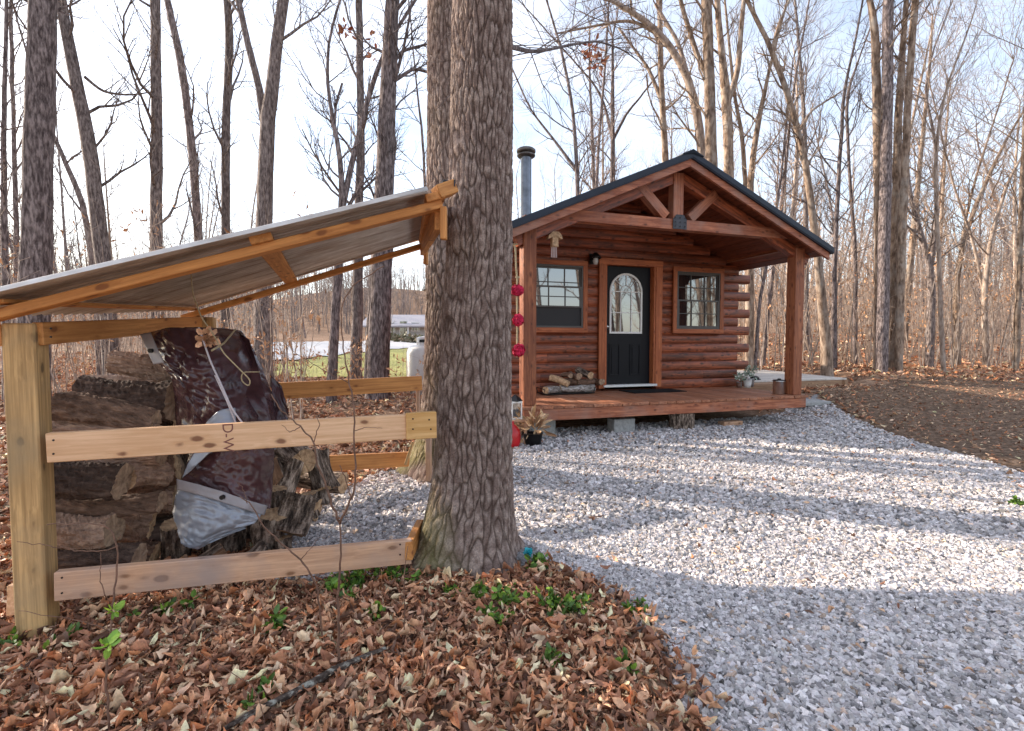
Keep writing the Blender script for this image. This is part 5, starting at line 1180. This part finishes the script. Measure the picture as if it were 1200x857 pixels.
# ------------------------------------------------------------------ tarp
TP = thing('tarp', 'crumpled maroon tarpaulin with silver underside draped over the firewood', 'tarp', W(260, 640, 2.8), 0); TO = Vector(TP.location)
def net(name, rows, m, sub=10, cr=.012, seed=0, th=.002, parent=None, fold=0.0, lin=False):
    rows = [[np.array(W(*p)) for p in r_] for r_ in rows]; nr, nc = len(rows), len(rows[0]); A_ = np.array(rows)
    def up1(A_, n_, ax):   # Catmull-Rom along an axis
        A_ = np.moveaxis(A_, ax, 0); k = len(A_); t = np.linspace(0, k - 1, n_); out = []
        for s_ in t:
            i = min(int(s_), k - 2); f_ = s_ - i; p0 = A_[max(i - 1, 0)]; p1 = A_[i]; p2 = A_[i + 1]; p3 = A_[min(i + 2, k - 1)]
            if lin: out.append(p1 * (1 - f_) + p2 * f_); continue
            out.append(.5 * ((2 * p1) + (-p0 + p2) * f_ + (2 * p0 - 5 * p1 + 4 * p2 - p3) * f_ ** 2 + (-p0 + 3 * p1 - 3 * p2 + p3) * f_ ** 3))
        return np.moveaxis(np.array(out), 0, ax)
    nu, nv = (nr - 1) * sub + 1, (nc - 1) * sub + 1; B_ = up1(up1(A_, nu, 0), nv, 1)
    I, J = np.meshgrid(np.arange(nu) / sub, np.arange(nv) / sub, indexing='ij')
    h = (vnoise(seed, J * 1.7, I * 1.7, 97) - .5) * 1.0 + (vnoise(seed + 1, J * 3.7 + I * 1.5, I * 3.1, 97) - .5) * .6 + np.abs(vnoise(seed + 2, J * 2.2 - I * 1.1 + 40, I * 2.6, 97) - .5) * 1.2 + (vnoise(seed + 3, J * 8, I * 8, 97) - .5) * .4 + np.abs(vnoise(seed + 4, J * 5 + I * 3, I * 4 - J * 1.5 + 30, 97) - .5) * .9
    B_ = B_ + (cr * h)[..., None] * np.array([.25, -1, .1])
    P = (B_ - np.array(TO)).reshape(-1, 3); i = np.arange(nu - 1)[:, None]; j = np.arange(nv - 1)[None, :]
    q = np.stack([i * nv + j, (i + 1) * nv + j, (i + 1) * nv + j + 1, i * nv + j + 1], -1).reshape(-1, 4)
    mb = MB(); mb.add(P, q); o = obj(name, mb, m, parent or TP, smooth=True); s_ = o.modifiers.new('thick', 'SOLIDIFY'); s_.thickness = th; return o
top = net('sheet', [
 [(169, 391, 2.75), (190, 386, 2.68), (214, 384, 2.66), (240, 384, 2.70), (262, 385, 2.9), (284, 388, 3.1)],
 [(176, 408, 2.66), (196, 408, 2.60), (220, 410, 2.58), (246, 408, 2.60), (268, 400, 2.8), (292, 400, 3.0)],
 [(184, 425, 2.62), (204, 430, 2.56), (226, 436, 2.54), (252, 434, 2.55), (280, 428, 2.72), (304, 424, 2.95)],
 [(200, 442, 2.62), (214, 452, 2.56), (232, 460, 2.55), (258, 462, 2.52), (286, 456, 2.66), (316, 452, 2.9)],
 [(205, 476, 2.66), (222, 482, 2.58), (242, 486, 2.55), (266, 488, 2.50), (294, 482, 2.60), (327, 484, 2.86)],
 [(207, 512, 2.68), (226, 514, 2.62), (248, 514, 2.56), (272, 514, 2.52), (298, 512, 2.58), (326, 516, 2.78)]], M['tarp'], 14, .026, 1)
low = net('sheet', [
 [(224, 512, 2.62), (246, 512, 2.55), (270, 512, 2.52), (296, 512, 2.54), (322, 514, 2.66)],
 [(222, 532, 2.58), (244, 532, 2.50), (270, 532, 2.48), (298, 532, 2.52), (322, 532, 2.64)],
 [(216, 552, 2.54), (242, 554, 2.48), (268, 558, 2.46), (296, 562, 2.50), (320, 562, 2.62)],
 [(212, 568, 2.52), (240, 574, 2.46), (268, 581, 2.44), (294, 590, 2.48), (317, 596, 2.56)]], M['tarp'], 14, .017, 9)
low['label'] = 'dark maroon lower part hanging below the front rail'
FWD = Vector((0, -.03, 0))
sv = net('silver_corner', [
 [(214, 568, 2.50), (236, 574, 2.46), (262, 583, 2.44), (290, 591, 2.46), (312, 597, 2.52)],
 [(210, 582, 2.49), (234, 588, 2.44), (260, 594, 2.42), (286, 600, 2.44), (308, 604, 2.49)],
 [(207, 598, 2.48), (230, 606, 2.42), (254, 612, 2.40), (276, 614, 2.42), (302, 611, 2.47)],
 [(213, 620, 2.46), (224, 626, 2.42), (240, 632, 2.40), (262, 624, 2.42), (290, 615, 2.46)],
 [(218, 634, 2.44), (226, 639, 2.42), (236, 641, 2.41), (254, 632, 2.42), (292, 616, 2.46)]], M['tarpin'], 10, .013, 21, lin=True); sv.location = FWD
hm = net('hem', [[(213, 559, 2.50), (240, 566, 2.44), (268, 574, 2.42), (296, 584, 2.45), (318, 590, 2.54)], [(213, 571, 2.49), (240, 578, 2.43), (267, 586, 2.41), (294, 595, 2.44), (314, 601, 2.53)]], M['hem'], 8, .004, 30, lin=True); hm.location = FWD * 1.25
net('hem', [[(170, 392, 2.66), (182, 390, 2.64)], [(178, 410, 2.60), (190, 408, 2.585)], [(186, 427, 2.58), (198, 425, 2.56)]], M['hem'], 6, .004, 31).location = FWD * 1.2
net('fold', [[(238, 516, 2.49), (262, 513, 2.48)], [(222, 540, 2.47), (244, 532, 2.45)], [(214, 560, 2.46), (222, 553, 2.45)]], M['tarpin'], 8, .008, 32)
net('fold', [[(238, 500, 2.48), (256, 482, 2.47), (276, 478, 2.50)], [(236, 512, 2.46), (258, 498, 2.45), (277, 500, 2.48)]], M['tarpin'], 8, .008, 33)
net('fold', [[(278, 388, 3.02), (292, 398, 2.94)], [(284, 430, 2.80), (304, 436, 2.82)], [(282, 470, 2.62), (314, 470, 2.70)], [(288, 508, 2.56), (322, 508, 2.68)]], M['tarp'], 10, .03, 34)
net('fold', [[(318, 440, 2.9), (330, 452, 2.9)], [(320, 470, 2.84), (338, 480, 2.88)], [(322, 500, 2.8), (336, 506, 2.84)]], M['tarp'], 8, .03, 35)
net('fold', [[(312, 520, 2.72), (338, 508, 2.80)], [(314, 536, 2.72), (322, 528, 2.78)]], M['tarpin'], 6, .01, 36)
for (a, b_, Y_, hh) in ((266, 580, 2.405, hm), (183, 411, 2.575, None)):
    mb = MB(); c = W(a, b_, Y_) - TO + FWD * 1.45; mb.tube([(c.x, c.y - .004, c.z), (c.x, c.y + .012, c.z)], .011, 12, cap=True); obj('grommet', mb, M['blackmetal'], TP)
def cord(name, label, cat, pts, r, m):
    P = [np.array(W(*p)) for p in pts]; Q, q = smooth_path(P, [r] * len(P), len(P) * 6); b0 = Q[0].copy(); mb = MB(); mb.tube(Q - b0, q, 6, cap=True); o = obj(name, mb, m, None, smooth=True, loc=b0); return tag(o, label, cat)
cord('rope', 'thin tan rope hanging from the metal roof over the top of the tarp', 'rope', [(224, 322, 2.6), (226, 345, 2.55), (236, 372, 2.5), (250, 392, 2.48), (262, 414, 2.47), (280, 432, 2.48), (294, 446, 2.5), (292, 454, 2.5), (282, 446, 2.5), (284, 436, 2.5), (304, 436, 2.6)], .0035, M['rope'])
cord('rope', 'pale yellow cord crossing the tarp from the near end of its ridge', 'rope', [(248, 411, 2.46), (262, 403, 2.55), (276, 386, 2.9)], .005, M['rope'])
cord('cord', 'long white cord pulled tight down the tarp to the front rail', 'cord', [(233, 384, 2.50), (247, 425, 2.46), (258, 448, 2.45), (272, 480, 2.44), (292, 506, 2.47)], .0045, M['cord'])
cord('cord', 'second white cord slanting over the tarp beside the long one', 'cord', [(252, 440, 2.46), (266, 470, 2.44), (278, 500, 2.46)], .004, M['cord'])
mb = MB(); rg = np.random.RandomState(8); foliage(mb, (0, 0, 0), 60, .035, .035, 8, [(.70, .42, .26), (.5, .28, .16)], 0, .8); tag(obj('dry_leaf_cluster', mb, M['leaf'], None, loc=W(243, 396, 2.50)), 'clump of curled orange-brown leaves caught on top of the tarp', 'leaves')

# ------------------------------------------------------------------ saplings, weeds, stick in front
def sapling(name, label, stems, m='stem', leaves_=None):
    pts0 = stems[0][0][0]; b0 = np.array(W(*pts0)); b0[2] = Tz(b0[0], b0[1]); t = thing(name, label, 'sapling', tuple(b0)); mb = MB()
    for (P, r) in stems:
        A_ = [np.array(W(*p)) for p in P]
        if P is stems[0][0]: A_[0] = b0 - np.array([0, 0, .03])
        rr = np.linspace(r, r * .45, len(A_)); Q, q = smooth_path(A_, rr, len(A_) * 4); rg = np.random.RandomState(int(P[0][0])); Q[1:-1] += rg.normal(0, .0018, Q[1:-1].shape); mb.tube(Q - b0, q, 6, cap=True)
    obj('stem', mb, M[m], t, smooth=True)
    if leaves_:
        mb = MB(); 
        for k_, (a, b_, Y_, n_, rad, sz) in enumerate(leaves_): foliage(mb, np.array(W(a, b_, Y_)) - b0, n_, rad, sz, k_ + 3, [(.26, .42, .04), (.18, .32, .04)], .4, .6)
        obj('leaves', mb, M['greenleaf'], t)
    return t
Yq = 1.80
sapling('sapling', 'reddish sapling with forked twigs standing in the leaves before the lower rail', [
 ([(396, 780, Yq), (397, 740, Yq), (396, 700, Yq), (399, 650, Yq), (398, 612, Yq)], .0065),
 ([(398, 614, Yq), (412, 585, Yq - .02), (418, 560, Yq - .03), (415, 520, Yq - .03), (416, 490, Yq - .02), (410, 450, Yq), (402, 410, Yq), (399, 360, Yq), (412, 335, Yq), (450, 312, Yq)], .0042),
 ([(398, 612, Yq), (388, 590, Yq), (382, 566, Yq), (372, 545, Yq), (368, 518, Yq), (352, 500, Yq), (330, 482, Yq), (318, 462, Yq)], .0048),
 ([(412, 585, Yq), (405, 560, Yq), (398, 545, Yq)], .003), ([(368, 518, Yq), (375, 495, Yq), (370, 486, Yq)], .002), ([(352, 500, Yq), (340, 508, Yq), (330, 498, Yq)], .0018),
 ([(416, 505, Yq), (430, 500, Yq), (448, 502, Yq)], .0015), ([(410, 450, Yq), (390, 440, Yq), (352, 418, Yq), (330, 400, Yq)], .0018), ([(402, 600, Yq), (410, 612, Yq), (414, 596, Yq)], .0015)])
sapling('sapling', 'arching brown whip crossing the lower rail left of the forked sapling', [
 ([(378, 702, 1.95), (372, 690, 1.93), (360, 664, 1.92), (340, 645, 1.92), (322, 630, 1.92), (306, 616, 1.92), (302, 600, 1.92), (290, 588, 1.92), (281, 582, 1.92)], .0042), ([(322, 630, 1.92), (330, 640, 1.92)], .002), ([(352, 656, 1.92), (362, 646, 1.92), (372, 632, 1.92)], .0018), ([(290, 590, 1.92), (286, 576, 1.92), (280, 566, 1.92)], .0018)])
sapling('sapling', 'looping slender sapling with two lime-green buds before the near end of the lower rail', [
 ([(131, 870, 1.50), (124, 800, 1.52), (127, 760, 1.54), (133, 700, 1.58), (138, 665, 1.6), (137, 640, 1.6), (130, 618, 1.6), (110, 612, 1.6), (80, 614, 1.6), (55, 615, 1.6)], .0036),
 ([(138, 640, 1.6), (128, 645, 1.6), (95, 646, 1.6), (60, 640, 1.6), (20, 635, 1.6)], .0022), ([(124, 700, 1.58), (117, 680, 1.58), (118, 648, 1.58)], .0018), ([(138, 632, 1.6), (142, 626, 1.6)], .0016), ([(128, 740, 1.56), (100, 728, 1.56), (60, 722, 1.56), (22, 716, 1.58)], .0018)],
 leaves_=[(127, 757, 1.53, 14, .008, .035), (133, 716, 1.56, 10, .008, .03)])
sapling('sapling', 'thin straight brown shoot rising from the leaves left of the foreground trunk', [([(473, 770, 1.95), (474, 720, 1.95), (473, 680, 1.95), (476, 650, 1.96), (478, 640, 1.96)], .0028)])
sapling('sapling', 'thin upright twig growing from the lower edge of the picture left of centre', [([(318, 835, 1.5), (300, 806, 1.55), (276, 792, 1.58), (250, 776, 1.6), (234, 765, 1.62)], .0018)])
# mossy fallen stick
rg = np.random.RandomState(2); P = [W(262, 832, 1.48), W(300, 806, 1.55), W(340, 785, 1.62), W(385, 760, 1.72), (W(420, 742, 1.8)), W(452, 733, 1.86)]
for p in P: p.z = Tz(p.x, p.y) + .052
b0 = np.array(P[0]); Q, q = smooth_path([np.array(p) for p in P], [.007, .010, .012, .012, .010, .006], 26); mb = MB(); mb.tube(Q - b0, q, 10, cap=True, wob=1 + .16 * rg.normal(0, 1, (26, 10)))
stt = tag(obj('fallen_stick', mb, bark('lichen_bark', (.03, .022, .018), (.08, .06, .05), (.30, .30, .26), (9, 24, 24), .8, .006), None, smooth=True, loc=b0), 'dark fallen stick with pale lichen lying in the leaves left of the foreground trunk', 'stick')
for i, (a, b_, c_, d_) in enumerate([(160, 768, 250, 742), (540, 790, 600, 768), (560, 830, 620, 815), (20, 800, 84, 778), (700, 776, 742, 800)]):
    p0 = W(a, b_, 1.8); p0 = Vector((*G(a, b_), 0)); p1 = Vector((*G(c_, d_), 0)); p0.z = Tz(p0.x, p0.y) + .03; p1.z = Tz(p1.x, p1.y) + .035; mb = MB(); mm = (p0 + p1) / 2 + Vector((.01, .015, .008)); mb.tube([(0, 0, 0), tuple(mm - p0), tuple(p1 - p0)], [.006, .005, .003], 6, cap=True)
    tag(obj('twig', mb, M['stem'], None, smooth=True, loc=p0), ['thin twig on the leaves below the near end of the lower rail', 'small twig on the leaves at the middle bottom of the picture', 'twig near the bottom edge beneath the foreground trunk', 'twig in the leaves at the lower left corner', 'twig at the edge of the leaves beside the gravel'][i], 'twig')
# weeds
def weed(label, px, py, h, n_, seed, wid=.05, sz=.035, cols=GR):
    x, y = G(px, py, .04); z = Tz(x, y); t = thing('leafy_weed', label, 'weed', (x, y, z), 0, 'green weeds among the leaves'); rg = np.random.RandomState(seed); st_ = MB(); lf = MB()
    for k_ in range(n_):
        e = np.array([rg.normal(0, wid), rg.normal(0, wid), h * rg.uniform(.45, 1.1)]); b_ = np.array([e[0] * .3, e[1] * .3, 0]); st_.tube([b_, (b_ + e) / 2 + np.array([0, 0, .1 * h]), e], .0016, 4)
        for s_ in np.linspace(.45, 1, 4):
            foliage(lf, b_ + (e - b_) * s_, 3, .008, sz * rg.uniform(.7, 1.2), rg.randint(9999), cols, .35, .62)
    obj('stem', st_, M['greenleaf'], t); obj('leaves', lf, M['greenleaf'], t)
    return t
for i, (lb, px, py, h, n_, wd) in enumerate([
 ('bushy green weed at the foot of the foreground trunk, right of its middle', 590, 712, .07, 10, .045), ('low green weed directly in front of the foreground trunk', 560, 702, .06, 6, .03),
 ('tall bright green weed beside the turquoise scrap', 634, 672, .09, 9, .035), ('dense green clump in the leaves right of the trunk', 652, 716, .10, 14, .05),
 ('green weed at the outer side of the dense clump, toward the gravel', 682, 710, .06, 7, .04), ('small green weed below the front of the trunk', 566, 728, .05, 6, .03),
 ('small weed among leaves between the trunk foot and the dense clump', 592, 734, .05, 6, .03), ('lone small shoot in the leaves below the dense clump', 650, 776, .06, 3, .015),
 ('small lime weed right at the left foot of the trunk', 528, 702, .05, 4, .02), ('broad green clump under the right part of the lower rail', 410, 694, .08, 16, .07),
 ('green clump between the forked sapling and the trunk', 462, 684, .07, 10, .05), ('thin weeds at the leaf edge against the gravel', 742, 712, .05, 6, .05),
 ('small yellow-green sprout beside the fallen stick', 306, 822, .05, 4, .02), ('narrow green sprout above the fallen stick', 322, 742, .09, 5, .02), ('dark green sprout under the middle of the lower rail', 192, 716, .06, 6, .05),
 ('pale sprout at the foot of the near shed post, on its left', 12, 752, .05, 5, .03), ('small green weed growing at the leaf edge below the gravel on the right', 734, 784, .05, 4, .02), ('little weed in the leaves left of the twiggy shoot', 440, 722, .05, 5, .03), ('scattered pale weed in the leaves right of the near post', 84, 750, .04, 5, .04),
 ('green weed on the gravel at the far right edge', 1196, 588, .04, 5, .03)]):
    weed(lb, px, py, h, n_, 40 + i, wd)
mb = MB(); rg = np.random.RandomState(6)
for _ in range(26):
    d = unit(rg.normal(0, 1, 3)); a = unit(np.cross(d, rg.normal(0, 1, 3))); b2 = np.cross(d, a); c_ = d * .014 + np.array([0, 0, .022]); s_ = .020
    mb.add([c_ - a * s_, c_ - b2 * s_, c_ + a * s_, c_ + b2 * s_ + d * .01], [[0, 1, 2, 3]])
x, y = G(619, 660, .06); tag(obj('foil_scrap', mb, M['turq'], None, loc=(x, y, Tz(x, y) + .045)), 'crumpled bright turquoise scrap at the right foot of the foreground trunk', 'scrap')
# curled dead leaves still hanging in the trees
for i, (px, py, Y_, n_, rad, lb) in enumerate([(405, 36, 9.2, 30, .12, 'cluster of rusty dead leaves high in the branches left of the foreground trunk'), (437, 44, 9.2, 10, .08, 'few rusty leaves right of the high rusty cluster'), (439, 68, 9.2, 8, .08, 'few brown leaves just below the high rusty cluster'),
        (694, 55, 6.5, 40, .13, 'hanging clump of rust-brown dead leaves in the sky right of the foreground trunk'), (702, 74, 6.5, 26, .09, 'lower tip of the hanging rust-brown leaves right of the foreground trunk')]):
    mb = MB(); foliage(mb, (0, 0, 0), n_, rad, .10 if Y_ > 7 else .085, 60 + i, [(.34, .09, .045), (.42, .18, .10), (.5, .26, .15)], -.3, .5, 1.2); tag(obj('dead_leaf_cluster', mb, M['leaf'], None, loc=W(px, py, Y_)), lb, 'leaves')
P = [(599, 55, 2.9), (620, 61, 3.4), (640, 59, 4.2), (672, 52, 5.2), (700, 48, 6.3), (730, 58, 7.2), (752, 75, 8.0)]
A_ = [np.array(W(*p)) for p in P]; Q, q = smooth_path(A_, [.014, .013, .012, .013, .012, .010, .005], 30); mb = MB(); b0 = np.array(MAIN.location); mb.tube(Q - b0, q, 7)
rg = np.random.RandomState(77)
for i in range(3, 28): twig(mb, Q[i] - b0, np.array([rg.normal(0, 1), rg.normal(0, .6), rg.normal(.1, .6)]), .9, .005, 2, rg, .03)
obj('branch', mb, M['tr_dark'], MAIN)

# ------------------------------------------------------------------ beyond the lawn: propane tank, house
x = W(489, 440, 11.0); tk = thing('propane_tank', 'upright white propane tank partly hidden by the rear trunk, beyond the back rail', 'tank', (x.x + .14, 11.0, Tz(x.x, 11)), 0)
zt_ = W(489, 405, 11).z - Tz(x.x, 11)
mb = MB(); r_ = .37; mb.lathe([(r_ * .8, 0), (r_ * .8, .10), (r_ * .9, .12), (r_, .22), (r_, zt_ - .16), (r_ * .93, zt_ - .07), (r_ * .7, zt_ - .01), (r_ * .3, zt_ + .02), (.001, zt_ + .025)], (0, 0, 0), 28); obj('body', mb, M['white'], tk, smooth=True)
mb = MB(); mb.lathe([(.15, zt_ - .01), (.15, zt_ + .16), (.145, zt_ + .17), (.10, zt_ + .19), (.001, zt_ + .20)], (0, 0, 0), 20); cl_ = obj('collar', mb, M['white'], tk, smooth=True)
mb = MB(); mb.box((0, -.150, zt_ + .10), (.12, .012, .06)); obj('opening', mb, M['blackmetal'], cl_)
HY = 60; hx0, hx1 = W(428, 390, HY).x, W(506, 390, HY).x; hz = Tz((hx0 + hx1) / 2, HY); ho = Vector(((hx0 + hx1) / 2, HY, hz))
HS = thing('house', 'low pale ranch house with grey roof far beyond the lawn and road', 'house', ho, 0)
wl = hx1 - hx0; zE = W(470, 381, HY).z - hz; zR = W(470, 371, HY + 2).z - hz
mb = MB(); mb.box((0, 3.5, zE / 2), (wl, 7, zE)); obj('wall', mb, plain('house_siding', (.50, .47, .44), .8), HS)
mb = MB(); e = .5; V = [(-wl / 2 - e, -.9, zE - .1), (wl / 2 + e, -.9, zE - .1), (wl / 2 + e, 3.5, zR + .3), (-wl / 2 - e, 3.5, zR + .3), (-wl / 2 - e, 7.6, zE), (wl / 2 + e, 7.6, zE)]
V += [(a, b_, c_ - .2) for a, b_, c_ in V]; mb.add(V, [[0, 1, 2, 3], [3, 2, 5, 4], [0, 6, 7, 1], [4, 5, 11, 10], [6, 9, 8, 7], [9, 10, 11, 8], [0, 3, 9, 6], [3, 4, 10, 9], [1, 7, 8, 2], [2, 8, 11, 5]]); obj('roof', mb, plain('house_roof', (.40, .38, .41), .8), HS)
for (px, w_, lo, hi, nm) in ((438, .9, .35, 1.9, 'garage_door'), (459, .7, .7, 1.7, 'window'), (473, .8, .05, 1.9, 'door'), (487, .9, .8, 1.7, 'window')):
    cx_ = W(px, 390, HY).x - ho.x; mb = MB(); mb.box((cx_, -.02, (lo + hi) / 2), (w_ + .2, .08, hi - lo + .2)); f_ = obj(nm, mb, M['white'], HS)
    mb = MB(); mb.box((cx_, -.07, (lo + hi) / 2), (w_, .04, hi - lo)); obj('pane', mb, M['glass'], f_)
for px in (452, 480):
    cx_ = W(px, 390, HY).x - ho.x; beam('porch_column', (cx_, -.8, 0), (cx_, -.8, zE - .15), .12, .12, M['white'], HS, up=(0, -1, 0))
for i, (px, Y_) in enumerate([(470, 45), (486, 44), (455, 50)]):
    x = W(px, 400, Y_).x; mb = MB(); foliage(mb, (0, 0, .3), 160, .8, .35, 90 + i, [(.12, .12, .06), (.2, .16, .10)], .2, .5, .5); tag(obj('shrub', mb, M['greenleaf'], None, loc=(x, Y_, Tz(x, Y_))), ['low brown-green shrub in front of the distant house, middle one', 'low shrub right of the others before the distant house', 'low shrub left of the others before the distant house'][i], 'shrub')
